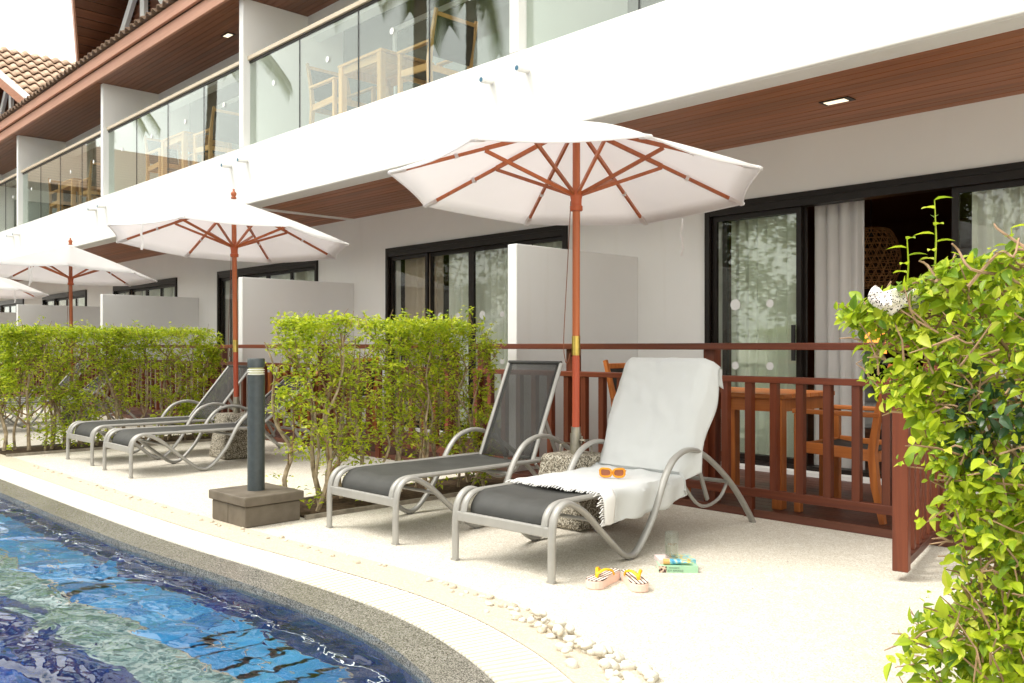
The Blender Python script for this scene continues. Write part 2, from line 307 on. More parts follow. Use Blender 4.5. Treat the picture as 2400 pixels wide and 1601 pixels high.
# ------------------------------------------------------------------ mesh builder
class MB:
    def __init__(s): s.v = []; s.f = []
    def add(s, vs, fs):
        o = len(s.v); s.v += [tuple(x) for x in vs]; s.f += [tuple(i + o for i in q) for q in fs]; return s
    def box(s, x0, x1, y0, y1, z0, z1):
        vs = [(x, y, z) for x in (x0, x1) for y in (y0, y1) for z in (z0, z1)]
        return s.add(vs, [(0, 1, 3, 2), (4, 6, 7, 5), (0, 4, 5, 1), (2, 3, 7, 6), (0, 2, 6, 4), (1, 5, 7, 3)])
    def bar(s, a, b, wd, ht, up=(0, 0, 1), w2=None, h2=None):
        a, b = Vector(a), Vector(b); d = (b - a).normalized(); u = Vector(up)
        r = d.cross(u)
        if r.length < 1e-4: r = d.cross(Vector((1, 0, 0)))
        r.normalize(); u = r.cross(d)
        w2 = w2 or wd; h2 = h2 or ht; vs = []
        for p, ww, hh in ((a, wd, ht), (b, w2, h2)):
            for i, j in ((-1, -1), (1, -1), (1, 1), (-1, 1)): vs.append(p + r * i * ww / 2 + u * j * hh / 2)
        return s.add(vs, [(3, 2, 1, 0), (4, 5, 6, 7), (0, 1, 5, 4), (1, 2, 6, 5), (2, 3, 7, 6), (3, 0, 4, 7)])
    def tube(s, pts, r, n=8, sx=1.0, up=None, cap=True):
        pts = [Vector(p) for p in pts]; N = len(pts); rs = r if isinstance(r, (list, tuple)) else [r] * N
        o = len(s.v); prev = None
        for i, p in enumerate(pts):
            d = (pts[min(i + 1, N - 1)] - pts[max(i - 1, 0)])
            d = d.normalized() if d.length > 1e-9 else Vector((0, 0, 1))
            if up is not None: a = Vector(up)
            elif prev is None: a = Vector((1, 0, 0)) if abs(d.x) < .8 else Vector((0, 1, 0))
            else: a = prev
            a = (a - d * a.dot(d)); a = a.normalized() if a.length > 1e-6 else d.orthogonal().normalized()
            b = d.cross(a); prev = a
            for j in range(n):
                t = 2 * pi * j / n; s.v.append(tuple(p + a * cos(t) * rs[i] * sx + b * sin(t) * rs[i]))
        for i in range(N - 1):
            for j in range(n):
                k = (j + 1) % n; s.f.append((o + i * n + j, o + i * n + k, o + (i + 1) * n + k, o + (i + 1) * n + j))
        if cap: s.f.append(tuple(o + j for j in range(n))[::-1]); s.f.append(tuple(o + (N - 1) * n + j for j in range(n)))
        return s
    def lathe(s, prof, n=24, c=(0, 0, 0)):
        o = len(s.v)
        for r, z in prof:
            for j in range(n): t = 2 * pi * j / n; s.v.append((c[0] + r * cos(t), c[1] + r * sin(t), c[2] + z))
        for i in range(len(prof) - 1):
            for j in range(n):
                k = (j + 1) % n; s.f.append((o + i * n + j, o + i * n + k, o + (i + 1) * n + k, o + (i + 1) * n + j))
        s.f.append(tuple(o + j for j in range(n))[::-1]); s.f.append(tuple(o + (len(prof) - 1) * n + j for j in range(n)))
        return s
    def grid(s, rows, close=False):
        o = len(s.v); nr = len(rows); nc = len(rows[0])
        for r in rows: s.v += [tuple(p) for p in r]
        for i in range(nr - 1):
            for j in range(nc if close else nc - 1):
                k = (j + 1) % nc; s.f.append((o + i * nc + j, o + i * nc + k, o + (i + 1) * nc + k, o + (i + 1) * nc + j))
        return s
    def mesh(s, name):
        me = bpy.data.meshes.new(name); me.from_pydata(s.v, [], s.f); me.update(); return me

def obj(name, mb, mat, parent=None, smooth=False, bevel=0, solid=0, loc=None, world=True):
    me = mb if isinstance(mb, bpy.types.Mesh) else mb.mesh(name)
    if not me.materials: me.materials.append(M[mat] if isinstance(mat, str) else mat)
    if smooth:
        for p in me.polygons: p.use_smooth = True
        try: me.set_sharp_from_angle(angle=rad(45))
        except Exception: pass
    o = bpy.data.objects.new(name, me); COL.objects.link(o)
    if loc: o.location = loc
    if bevel:
        b = o.modifiers.new('bevel', 'BEVEL'); b.width = bevel; b.segments = 2; b.limit_method = 'ANGLE'; b.angle_limit = rad(40)
    if solid:
        q = o.modifiers.new('solid', 'SOLIDIFY'); q.thickness = solid; q.offset = 0
    if parent is not None:
        o.parent = parent
        if parent.get('worldspace'): o.matrix_parent_inverse = Matrix.Translation(-Vector(parent['origin']))
    return o
def thing(name, label, cat, loc=(0, 0, 0), rotz=0, group=None, worldspace=False):
    o = bpy.data.objects.new(name, None); COL.objects.link(o); o.empty_display_size = .1
    o.location = loc; o.rotation_euler = (0, 0, rotz); o['label'] = label; o['category'] = cat
    if group: o['group'] = group
    if worldspace: o['worldspace'] = 1; o['origin'] = list(loc)
    return o
def tag(o, label=None, cat=None, group=None, kind=None):
    if label: o['label'] = label
    if cat: o['category'] = cat
    if group: o['group'] = group
    if kind: o['kind'] = kind
    return o
def dup(root, loc, rotz=None, label=None, group=None):
    r = root.copy(); COL.objects.link(r); r.location = loc
    if rotz is not None: r.rotation_euler = (0, 0, rotz)
    if label: r['label'] = label
    if group: r['group'] = group
    for ch in list(root.children):
        c = ch.copy(); COL.objects.link(c); c.parent = r
        for g in ch.children:
            d = g.copy(); COL.objects.link(d); d.parent = c
    return r
def catmull(P, n=8):
    P = [Vector(p) for p in P]; out = []
    for i in range(len(P) - 1):
        a = P[max(i - 1, 0)]; b = P[i]; c = P[i + 1]; d = P[min(i + 2, len(P) - 1)]
        for j in range(n):
            t = j / n
            out.append(.5 * ((2 * b) + (c - a) * t + (2 * a - 5 * b + 4 * c - d) * t * t + (3 * b - a - 3 * c + d) * t ** 3))
    out.append(P[-1]); return out

# ------------------------------------------------------------------ ground, pool
EDGE = [(-27, 1.80), (-20, 1.80), (-14, 1.80), (-10, 1.81), (-7.6, 1.825), (-5.7, 1.85), (-4.75, 1.885), (-4.0, 1.945), (-3.4, 1.985), (-2.95, 1.985),
        (-2.55, 1.925), (-2.15, 1.80), (-1.7, 1.56), (-1.25, 1.22), (-.8, .75), (-.35, .2), (.15, -.6), (.4, -1.6)]
edge = catmull([(x, y - .04, 0) for x, y in EDGE], 14)
def offset(pts, s):
    out = []
    for i, p in enumerate(pts):
        d = (pts[min(i + 1, len(pts) - 1)] - pts[max(i - 1, 0)]).normalized(); nrm = Vector((-d.y, d.x, 0))
        out.append(p + nrm * s)
    return out
BEIGE = .565; KERB = .185; GRAT = .42
outer = offset(edge, GRAT + .002)
far_side = [(.2, -4, 0), (-2, -6.5, 0), (-8, -7.6, 0), (-16, -7.6, 0), (-23, -6, 0), (-27.4, -2, 0)]
bm = bmesh.new()
ring = [bm.verts.new((p.x, p.y, 0)) for p in outer] + [bm.verts.new(p) for p in far_side]
E_ = [bm.edges.new((ring[i], ring[(i + 1) % len(ring)])) for i in range(len(ring))]
sq = [bm.verts.new(p) for p in ((-400, -400, 0), (400, -400, 0), (400, 400, 0), (-400, 400, 0))]
E_ += [bm.edges.new((sq[i], sq[(i + 1) % 4])) for i in range(4)]
bmesh.ops.triangle_fill(bm, use_beauty=True, edges=E_)
# drop any triangles that filled the pool hole
def in_poly(x, y, P):
    c = False; j = len(P) - 1
    for i in range(len(P)):
        if (P[i][1] > y) != (P[j][1] > y) and x < (P[j][0] - P[i][0]) * (y - P[i][1]) / (P[j][1] - P[i][1]) + P[i][0]: c = not c
        j = i
    return c
hole = [(v_.co.x, v_.co.y) for v_ in ring]
bmesh.ops.delete(bm, geom=[f for f in bm.faces if in_poly(f.calc_center_median().x, f.calc_center_median().y, hole)], context='FACES')
bmesh.ops.recalc_face_normals(bm, faces=bm.faces)
for f in bm.faces:
    if f.normal.z < 0: f.normal_flip()
me = bpy.data.meshes.new('ground'); bm.to_mesh(me); bm.free()
ground = tag(obj('ground', me, 'ground_pebble'), kind='structure')
def strip(name, s0, s1, z, mat, zdrop=None, kind='structure', pts=edge):
    a, b = offset(pts, s0), offset(pts, s1); mb = MB()
    rows = [[(p.x, p.y, z) for p in a], [(p.x, p.y, z) for p in b]]
    if zdrop is not None: rows.insert(0, [(p.x, p.y, zdrop) for p in a])
    mb.grid(rows); me = mb.mesh(name)
    o = obj(name, me, mat)
    if kind: o['kind'] = kind
    return o
coping = strip('pool_coping', 0, KERB, .0, 'granite', -.09)
strip('grating_channel', KERB, GRAT, -.03, 'beige_strip', -.09)
strip('beige_path_edge', GRAT + .004, BEIGE, .004, 'beige_strip')
# the white overflow grating: hundreds of slats
gr = tag(strip('grating_bed', KERB + .003, GRAT - .003, -.012, 'grating_bed', None, None), 'white ribbed overflow grating along the curved pool edge', 'grating')
gr.name = 'overflow_grating'
mb = MB(); acc = 0; last = None
ea, eb = offset(edge, KERB + .004), offset(edge, GRAT - .002)
dense_a, dense_b = [], []
for i in range(len(ea) - 1):
    L = (eb[i + 1] - eb[i]).length; n = max(1, int(L / .022))
    for j in range(n):
        t = (j + .5) / n; a = ea[i].lerp(ea[i + 1], t); b = eb[i].lerp(eb[i + 1], t)
        if a.x < -14 or a.x > .2: continue
        dz = random.uniform(-.001, .001)
        mb.bar(a + Vector((0, 0, -.004 + dz)), b + Vector((0, 0, -.004 + dz)), .0135, .016, (0, 0, 1), .0155, .016)
tag(obj('slat', mb, 'grating_white', gr), kind='stuff')
# pebbles heaped along the edge
peb = tag(strip('pebble_margin', BEIGE + .002, BEIGE + .10, .003, 'beige_strip', None, None, [p for p in edge if p.x < .3]), kind='structure')
pebs = []; pebs2 = []
for q in range(3):
    bm = bmesh.new(); bmesh.ops.create_icosphere(bm, subdivisions=2, radius=1)
    for v_ in bm.verts:
        nz = .12 * sin(v_.co.x * 3 + q) + .10 * sin(v_.co.y * 4 + 2 * q) + .08 * sin(v_.co.z * 5 + q)
        v_.co *= 1 + nz
    me = bpy.data.meshes.new('pebble'); bm.to_mesh(me); bm.free(); me.materials.append(M['pebble_white'])
    me2 = me.copy(); me2.materials.clear(); me2.materials.append(M['beige_strip'])
    for p in me.polygons: p.use_smooth = True
    pebs.append(me); pebs2.append(me2)
    for p in me2.polygons: p.use_smooth = True
be = offset(edge, BEIGE + .05); cnt = 0
for i in range(len(be) - 1):
    p = be[i]
    if p.x < -9 or p.x > -.9: continue
    L = (be[i + 1] - p).length
    near = max(0, min(1, (p.x + 3.4) / 1.5))
    n = L * (9 + 85 * near) ; n = int(n) + (random.random() < n % 1)
    for j in range(n):
        q = p.lerp(be[i + 1], random.random()); d = (be[i + 1] - p).normalized(); nn = Vector((-d.y, d.x, 0))
        q = q + nn * random.gauss(-.01, .018 + .032 * near)
        s_ = random.uniform(.010, .022) * (.6 + .6 * near)
        lay = 1 if (near > .6 and random.random() < .3) else 0
        o = bpy.data.objects.new('pebble', random.choice(pebs if random.random() < near + .12 else pebs2)); COL.objects.link(o); o.parent = peb
        o.location = (q.x, q.y, s_ * .45 + lay * .022); o.scale = (s_ * random.uniform(1, 1.5), s_, s_ * random.uniform(.72, .95))
        o.rotation_euler = (random.uniform(-.3, .3), random.uniform(-.3, .3), random.uniform(0, 6)); cnt += 1
# low worn lumps of mortar further along
# pool basin
pool_line = [(p.x, p.y) for p in edge]
mb = MB(); rowsw = []
for z in (-.09, -.40): rowsw.append([(p.x, p.y, z) for p in edge])
mb.grid(rowsw); pw = tag(obj('pool_wall', mb, 'navy_tile'), kind='structure')
bench = tag(strip('pool_bench', -.003, -.74, -.405, 'navy_tile', None), kind='structure')
strip('pool_tile_bed', -.092, -.445, -.4005, 'grout')
strip('pool_mosaic_band', -.44, -.70, -.396, 'mosaic_pale')
mb = MB(); a = offset(edge, -.74); mb.grid([[(p.x, p.y, -.405) for p in a], [(p.x, p.y, -1.15) for p in a]]); tag(obj('pool_riser', mb, 'navy_tile'), kind='structure')
# light blue bench tiles, one by one
acc = 0
for i in range(len(edge) - 1):
    if edge[i].x < -9 or edge[i].x > -1.0: continue
    L = (edge[i + 1] - edge[i]).length; n = max(1, round(L / .18)) if L > .18 else None
    acc += L
    if n is None and acc < .155: continue
    n = n or 1; step = acc; acc = 0
    i0 = i
    while i0 > 0 and (edge[i + 1] - edge[i0]).length < step - 1e-6: i0 -= 1
    A, Bq = edge[i0], edge[i + 1]; d = (Bq - A).normalized(); nn = Vector((-d.y, d.x, 0)); TL = (Bq - A).length / n
    for kx in range(n):
        for ky in range(2):
            s0 = -.10 - ky * .168; o_ = A + d * TL * kx
            c0 = o_ + d * .004 + nn * s0; c1 = o_ + d * (TL - .004) + nn * s0; c2 = c1 - nn * .158; c3 = c0 - nn * .158
            mb = MB(); z0, z1 = -.404, -.393
            mb.add([(p.x, p.y, z) for z in (z0, z1) for p in (c0, c1, c2, c3)], [(7, 6, 5, 4), (0, 1, 5, 4), (1, 2, 6, 5), (2, 3, 7, 6), (3, 0, 4, 7)])
            ce = (c0 + c2) / 2
            obj('tile', mb, 'bench_tile', bench)
mb = MB(); fl = [(p.x, p.y, -1.15) for p in offset(edge, -.74)] + [(x, y, -1.15) for x, y, _ in far_side]
mb.add(fl, [tuple(range(len(fl)))]); tag(obj('pool_floor', mb, 'floor_tile'), kind='structure')
mb = MB(); q = [edge[-1]] + [Vector(p) for p in far_side] + [edge[0]]
mb.grid([[(p.x, p.y, .0) for p in q], [(p.x, p.y, -1.2) for p in q]]); tag(obj('pool_far_wall', mb, 'navy_tile'), kind='structure')
mb = MB(); wl = [(p.x, p.y + .0, -.035) for p in offset(edge, -.001)] + [(x, y, -.035) for x, y, _ in far_side]
mb.add(wl, [tuple(range(len(wl)))[::-1]]); wo = tag(obj('water', mb, 'pool_water'), kind='structure')

# ------------------------------------------------------------------ building
B = 4.93; XP = lambda k: -5.37 - B * k
YW, YP = 6.80, 5.15
ZC, ZPT, ZS = 2.862, 3.59, 5.46
X0, X1 = -31.5, 3.2
bd = thing('hotel_building', 'white two storey hotel wing with glass balconies, timber soffits and tiled roof', 'building', (-12, 6.8, 0), worldspace=True)
P = lambda name, mb, mat, **kw: obj(name, mb, mat, bd, **kw)
KS = range(-1, 6)
door_x = lambda k: (-4.48 - B * k, -1.36 - B * k)
mb = MB()
xs = [X0] + [x for k in sorted(KS, reverse=True) for x in door_x(k)] + [X1 + 3]
for i in range(0, len(xs) - 1, 2): mb.box(xs[i], xs[i + 1], YW, YW + .18, 0, 2.95)
for k in KS: a, b = door_x(k); mb.box(a, b, YW, YW + .18, 2.384, 2.95)
P('wall', mb, 'plaster')
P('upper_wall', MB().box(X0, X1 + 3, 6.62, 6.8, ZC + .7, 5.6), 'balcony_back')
P('parapet', MB().box(X0, X1 + 3, YP, 5.41, ZC, ZPT), 'plaster_parapet', bevel=.012)
P('drip_groove', MB().box(X0, X1 + 3, 5.195, 5.203, ZC - .0025, ZC + .004), 'grey_plaster')
P('balcony_slab', MB().box(X0, X1 + 3, 5.41, 6.62, 2.92, 3.50), 'plaster')
for k in KS:
    x = XP(k)
    P('partition_wall', MB().box(x - .055, x + .055, YP, YW, 0.0, 1.97), 'grey_plaster', bevel=.008)
    P('balcony_divider', MB().box(x - .035, x + .075, YP, 6.62, ZPT, ZS), 'plaster', bevel=.008)
    P('ceiling_beam', MB().box(x - .06, x + .06, 5.41, YW, ZC - .012, 2.92), 'plaster')
    for dx in (-.25, .19):
        pp = P('drain_spout', MB().tube([(x + dx, YP + .02, 3.405), (x + dx, YP - .13, 3.395)], .028, 14), 'white_plastic', smooth=True)
        obj('pipe_mouth', MB().tube([(x + dx, YP - .128, 3.395), (x + dx, YP - .1315, 3.395)], .021, 14), 'pipe_blue', bd)
# lower timber ceiling, board by board
ceil = P('ceiling', MB().box(X0, X1 + 3, 5.41, YW, ZC + .022, ZC + .05), 'seal_black')
nb = 13; bw = (YW - 5.41) / nb
for k in range(-2, 5):
    xa, xb = XP(k + 1) + .06, XP(k) - .06
    for j in range(nb):
        y0 = 5.41 + j * bw + .005; y1 = 5.41 + (j + 1) * bw - .005
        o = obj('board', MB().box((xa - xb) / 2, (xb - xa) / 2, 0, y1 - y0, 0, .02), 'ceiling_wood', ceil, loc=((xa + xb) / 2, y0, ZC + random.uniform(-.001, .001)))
        o.matrix_parent_inverse = Matrix.Translation(-Vector(bd['origin']))
        o.matrix_parent_inverse = Matrix.Identity(4)
# upper timber soffit
sof = P('soffit', MB().box(X0, X1 + 3, 5.02, 6.25, ZS + .022, ZS + .06), 'seal_black')
nb2 = 11; y0_, y1_ = 5.055, 6.07; bw = (y1_ - y0_) / nb2
for k in range(-1, 5):
    xa, xb = XP(k + 1) + .03, XP(k) - .0
    for j in range(nb2):
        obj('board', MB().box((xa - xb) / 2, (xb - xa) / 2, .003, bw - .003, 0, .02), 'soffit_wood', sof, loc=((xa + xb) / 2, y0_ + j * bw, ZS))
P('eave_beam', MB().box(X0, X1 + 3, 6.07, 6.24, 5.16, ZS + .02), 'grey_plaster')
P('fascia_lower', MB().box(X0, X1, 5.005, 5.045, ZS - .02, 5.615), 'fascia_wood', bevel=.006)
P('fascia_upper', MB().box(X0, X1, 4.955, 5.002, 5.625, 5.80), 'fascia_wood', bevel=.006)
# recessed downlight in the ceiling (its twin above)
def downlight(x, y, z):
    fr = P('downlight', MB().box(x - .11, x + .11, y - .06, y + .06, z - .006, z + .003), 'frame_dark')
    obj('lens', MB().box(x - .085, x + .07, y - .038, y + .038, z - .009, z - .0065), 'downlight_lit', bd)
downlight(-2.92, 6.03, ZC)
downlight(-11.6, 5.62, ZS)
# roof: slab, wavy eave course
roof = P('roof', MB().add([(X0, 4.98, 5.82), (X1, 4.98, 5.82), (X1, 11, 8.4), (X0, 11, 8.4), (X0, 5.2, 5.60), (X1, 5.2, 5.60), (X1, 11, 8.2), (X0, 11, 8.2)],
    [(3, 2, 1, 0), (4, 5, 6, 7), (0, 1, 5, 4), (1, 2, 6, 5), (3, 0, 4, 7), (2, 3, 7, 6)]), 'eave_tile')
def s_tile(length, width, th=.016, n=10):
    rows_t, rows_b = [], []
    for y in (0, length):
        rt = []
        for j in range(n + 1):
            t = j / n; z = .030 * (1 + cos(2 * pi * (t - .3))) + (0 if y else 0)
            rt.append(((t - .5) * width, y, z))
        rows_t.append(rt)
    mb = MB(); mb.grid(rows_t); m = mb
    o = len(m.v); nn = n + 1
    m.v += [(x, y, z - th) for x, y, z in m.v[:2 * nn]]
    for j in range(n):
        m.f.append((o + j + 1, o + j, o + nn + j, o + nn + j + 1)[::1])
        m.f.append((j + 1, j, o + j, o + j + 1))
        m.f.append((nn + j, nn + j + 1, o + nn + j + 1, o + nn + j))
    return m
tile_me = s_tile(.30, .215, .022).mesh('tile'); tile_me.materials.append(M['eave_tile'])
for p in tile_me.polygons: p.use_smooth = True
x = -8.6
while x > -29.5:
    o = bpy.data.objects.new('tile', tile_me); COL.objects.link(o); o.parent = roof
    o.location = (x, 4.90 + random.uniform(-.006, .006), 5.815); o.rotation_euler = (rad(18), 0, random.uniform(-.02, .02)); x -= .20
# glass balustrades
for k in range(-1, 5):
    xa, xb = XP(k + 1) + .08, XP(k) - .04
    n = 4; wpan = (xb - xa) / n
    hr = P('handrail', MB().box(xa, xb, 5.205, 5.285, 4.685, 4.735), 'handrail_metal', bevel=.006)
    obj('rail_channel', MB().box(xa, xb, 5.232, 5.258, 4.655, 4.684), 'frame_dark', bd)
    for j in range(n):
        a = xa + j * wpan + .006; b = xa + (j + 1) * wpan - .006
        gp = P('glass_pane', MB().box(a, b, 5.240, 5.250, ZPT - .01, 4.656), 'balcony_glass')
        obj('sticker', MB().tube([((a + b) / 2, 5.2385, 4.28), ((a + b) / 2, 5.2365, 4.28)], .033, 20), 'white_plastic', gp)
        if j: obj('seal', MB().box(xa + j * wpan - .0055, xa + j * wpan + .0055, 5.238, 5.252, ZPT - .01, 4.655), 'seal_black', gp)
# ground floor sliding doors
def frame_rect(mb, x0, x1, z0, z1, y0, y1, t):
    mb.box(x0, x0 + t, y0, y1, z0, z1); mb.box(x1 - t, x1, y0, y1, z0, z1)
    mb.box(x0 + t, x1 - t, y0, y1, z1 - t, z1); mb.box(x0 + t, x1 - t, y0, y1, z0, z0 + t); return mb
def sticker(d, x, z, y, r=.035):
    obj('sticker', MB().tube([(x, y, z), (x, y - .002, z)], r, 22), 'white_plastic', d)
for k in KS:
    xa, xb = door_x(k); w4 = (xb - xa) / 4
    d = P('sliding_door', frame_rect(MB(), xa - .05, xb + .05, .06, 2.384, YW - .035, YW + .10, .05).box(xa, xb, YW - .03, YW + .09, 2.27, 2.333), 'frame_dark')
    P('door_sill', MB().box(xa - .1, xb + .1, YW - .14, YW - .036, 0.0, .075), 'plaster')
    spans = [(xa, xa + w4, 0), (xa + w4, xa + 2 * w4, 1), (xa + 2 * w4, xa + 3 * w4, 1), (xa + 3 * w4, xb, 0)]
    if k == 0: spans = [(xa, xa + .87, 0), (xa + .08, xa + .89, 1), (-2.42, -1.42, 0)]
    for a, b, lay in spans:
        y = YW + .012 + lay * .042
        obj('panel_frame', frame_rect(MB(), a + .002, b - .002, .11, 2.27, y, y + .034, .045), 'frame_dark', d)
        obj('pane', MB().box(a + .045, b - .045, y + .012, y + .02, .155, 2.225), 'door_glass', d)
        if lay == (1 if k != 0 else 0) :
            sticker(d, (a + b) / 2 + .14, 1.47, y + .010); sticker(d, (a + b) / 2 - .2, 1.47, y + .010, .05)
            sticker(d, (a + b) / 2 - .2, .93, y + .010); sticker(d, (a + b) / 2 + .14, .93, y + .010)
    if k == 0:
        obj('handle', MB().box(xa + .80, xa + .83, YW - .03, YW - .008, .98, 1.28), 'seal_black', d)
    # upper door seen behind the balcony glass
    u = P('balcony_door', frame_rect(MB(), xa + .35, xb + .25, 3.51, 5.14, 6.59, 6.616, .06), 'white_plastic')
    obj('pane', MB().box(xa + .42, xb + .18, 6.6165, 6.618, 3.58, 5.07), 'door_glass', u)
# rooms
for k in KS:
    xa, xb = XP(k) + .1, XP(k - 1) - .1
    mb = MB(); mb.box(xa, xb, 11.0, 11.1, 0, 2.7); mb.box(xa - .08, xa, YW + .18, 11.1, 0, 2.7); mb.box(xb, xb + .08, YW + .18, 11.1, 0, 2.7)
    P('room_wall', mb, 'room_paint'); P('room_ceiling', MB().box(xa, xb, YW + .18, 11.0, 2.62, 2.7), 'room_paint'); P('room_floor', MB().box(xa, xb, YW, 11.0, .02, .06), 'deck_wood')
# timber terrace deck
deck = tag(obj('terrace_deck', MB().box(X0, 2.5, 5.07, YW - .14, .002, .018), 'seal_black'), kind='structure')
npk = 15; pwid = (YW - .14 - 5.05) / npk
for k in range(-1, 5):
    for j in range(npk):
        xa, xb = XP(k + 1), XP(k)
        obj('plank', MB().box(-B / 2 + .003, B / 2 - .003, .003, pwid - .003, 0, .022), 'deck_wood', deck, loc=((xa + xb) / 2, 5.05 + j * pwid, .02))
tag(obj('deck_edge', MB().box(X0, 2.5, 5.03, 5.049, .001, .05), 'deck_wood'), kind='structure')

# gables
def gable(xc, tiles):
    hw, rise, zf, pro = 2.17, 1.62, 5.86, .85
    front = lambda t: Vector((0, 5.0 - pro * t, zf + rise * t))
    for s_ in (-1, 1):
        a = front(0) + Vector((xc + s_ * hw, 0, 0)); b = front(1) + Vector((xc, 0, 0))
        ab, bb = Vector((a.x, 10.5, a.z)), Vector((b.x, 10.5, b.z))
        nrm = Vector((s_ * rise, 0, hw)).normalized()
        mb = MB(); o_ = nrm * .03
        mb.add([a, b, bb, ab, a - o_, b - o_, bb - o_, ab - o_], [(0, 1, 2, 3), (7, 6, 5, 4), (0, 4, 5, 1), (2, 6, 7, 3), (0, 3, 7, 4)])
        gr_ = P('gable_roof', mb, 'eave_tile')
        # underside boards
        nbd = 16
        for j in range(nbd):
            t0, t1 = j / nbd + .004, (j + 1) / nbd - .004
            p0 = a.lerp(b, t0); p1 = a.lerp(b, t1); q = nrm * .034; q2 = nrm * .05
            y2 = 5.45
            if s_ == -1 or j < 16:
                vs = [p0 - q, p1 - q, Vector((p1.x, y2, p1.z)) - q, Vector((p0.x, y2, p0.z)) - q, p0 - q2, p1 - q2, Vector((p1.x, y2, p1.z)) - q2, Vector((p0.x, y2, p0.z)) - q2]
                obj('board', MB().add(vs, [(0, 1, 2, 3), (7, 6, 5, 4), (0, 4, 5, 1), (1, 5, 6, 2), (2, 6, 7, 3), (3, 7, 4, 0)]), 'gable_wood', bd)
        P('barge_board', MB().bar(a + nrm * -.03, b + nrm * -.03, .03, .17, nrm), 'fascia_wood')
        P('verge', MB().bar(a + nrm * .07 + Vector((0, .06, 0)), b + nrm * .07 + Vector((0, .06, 0)), .14, .06, nrm), 'plaster')
        # white rake trim on the gable wall
        P('rake_trim', MB().bar((xc + s_ * 1.55, 5.27, 5.55), (xc, 5.27, 5.55 + 1.55 * rise / hw + .25), .06, .16, (0, -1, 0)) if False else
          MB().bar((xc + s_ * 1.36, 5.27, 5.70), (xc, 5.27, 6.98), .06, .15, (s_ * -1, 0, .6)), 'plaster')
        if tiles and s_ == 1:
            Ls = (a - b).length; slope_dir = Vector((hw, 0, -rise)).normalized(); nrows = 9
            for r_ in range(nrows):
                for c_ in range(30):
                    t = (r_ + 1) / nrows; yy = 4.35 + c_ * .205 + (1 - t) * 0
                    if yy < 5.0 - pro * (1 - t) + .1: continue
                    base = Vector((xc, yy, b.z)) + slope_dir * (t * Vector((hw, 0, -rise)).length) + Vector((rise, 0, hw)).normalized() * (.045)
                    o = bpy.data.objects.new('tile', gtile); COL.objects.link(o); o.parent = gr_
                    o.matrix_parent_inverse = Matrix.Identity(4)
                    # tile local y runs up the slope, x along the ridge
                    yv = -slope_dir; xv = Vector((0, 1, 0)); zv = xv.cross(yv).normalized()
                    if zv.z < 0: xv = -xv; zv = -zv
                    yv2 = (yv + zv * -.10).normalized(); zv2 = xv.cross(yv2).normalized()
                    o.matrix_local = Matrix.Translation(base) @ Matrix((xv, yv2, zv2)).transposed().to_4x4()
    # gable wall with louvres and king post
    P('gable_wall', MB().add([(xc - 1.75, 5.44, 5.5), (xc + 1.75, 5.44, 5.5), (xc, 5.44, 7.05), (xc - 1.75, 5.52, 5.5), (xc + 1.75, 5.52, 5.5), (xc, 5.52, 7.05)],
        [(0, 1, 2), (5, 4, 3), (0, 3, 4, 1), (1, 4, 5, 2), (2, 5, 3, 0)]), 'seal_black')
    P('king_post', MB().box(xc - .085, xc + .085, 5.25, 5.31, 5.6, 7.0), 'plaster')
    z = 5.66
    while z < 6.85:
        half = (6.98 - z) * 1.62 / 1.53 - .03
        for s_ in (-1, 1):
            if half > .12:
                xa, xb = sorted((xc + s_ * .09, xc + s_ * half))
                P('louvre_slat', MB().bar(((xa), 5.36, z), ((xb), 5.36, z), .10, .014, (0, .75, .66)), 'gable_wood')
        z += .062
gtile = s_tile(.25, .215, .02).mesh('tile'); gtile.materials.append(M['roof_tile'])
for p in gtile.polygons: p.use_smooth = True
gable(-13.75, False); gable(-21.1, True)

# ------------------------------------------------------------------ terrace railings and gate
YR = 5.035
RL = {0: 'dark red timber railing beside the open gate, behind the towel-draped lounger', 1: 'dark timber railing behind the tall hedge and the bollard light',
      2: 'dark timber railing behind the long hedge', 3: 'dark timber railing half hidden at the far terraces'}
def railing(k, xa, xb, posts):
    r = thing('terrace_railing', RL[k], 'railing', ((xa + xb) / 2, YR, 0), group='timber railings along the terraces')
    hx = (xb - xa) / 2
    obj('top_rail', MB().box(-hx, hx, -.035, .035, 1.078, 1.122), 'rail_wood_x', r, bevel=.004)
    obj('middle_rail', MB().box(-hx, hx, -.032, .032, .868, .908), 'rail_wood_x', r, bevel=.004)
    obj('bottom_rail', MB().box(-hx, hx, -.024, .024, .135, .19), 'rail_wood_x', r, bevel=.004)
    c = (xa + xb) / 2
    for x in posts:
        obj('post', MB().box(x - c - .045, x - c + .045, .036, .115, .045, 1.078), 'rail_wood_z', r, bevel=.004)
    me = MB().box(-.024, .024, -.022, .022, .19, .868).mesh('baluster')
    n = int((xb - xa) / .174); st = (xb - xa - .06) / n
    for j in range(n + 1):
        o = obj('baluster', me, 'rail_wood_z', r); o.location = (-hx + .03 + j * st, 0, 0); o.rotation_euler = (0, 0, random.uniform(-.02, .02))
    fo = MB().box(-.03, .03, -.02, .02, .0, .135).mesh('foot')
    for x in (-hx + .12, hx - 1.1, hx - .1):
        o = obj('foot', fo, 'rail_wood_z', r); o.location = (x, 0, 0)
railing(0, -5.72, -1.93, (-5.68, -4.63, -3.36))
railing(1, -10.72, -6.05, (-10.68, -8.3, -6.1)); railing(2, -15.65, -10.98, (-15.6, -11.0)); railing(3, -20.6, -15.9, (-20.5, -16))
gt = thing('terrace_gate', 'dark red slatted timber gate standing open beside the big-leaved hedge', 'gate', (-1.79, 4.585, 0), rotz=rad(11.5))
obj('gate_post', MB().box(-.035, .035, -.45, -.385, .045, .98), 'rail_wood_z', gt, bevel=.004)
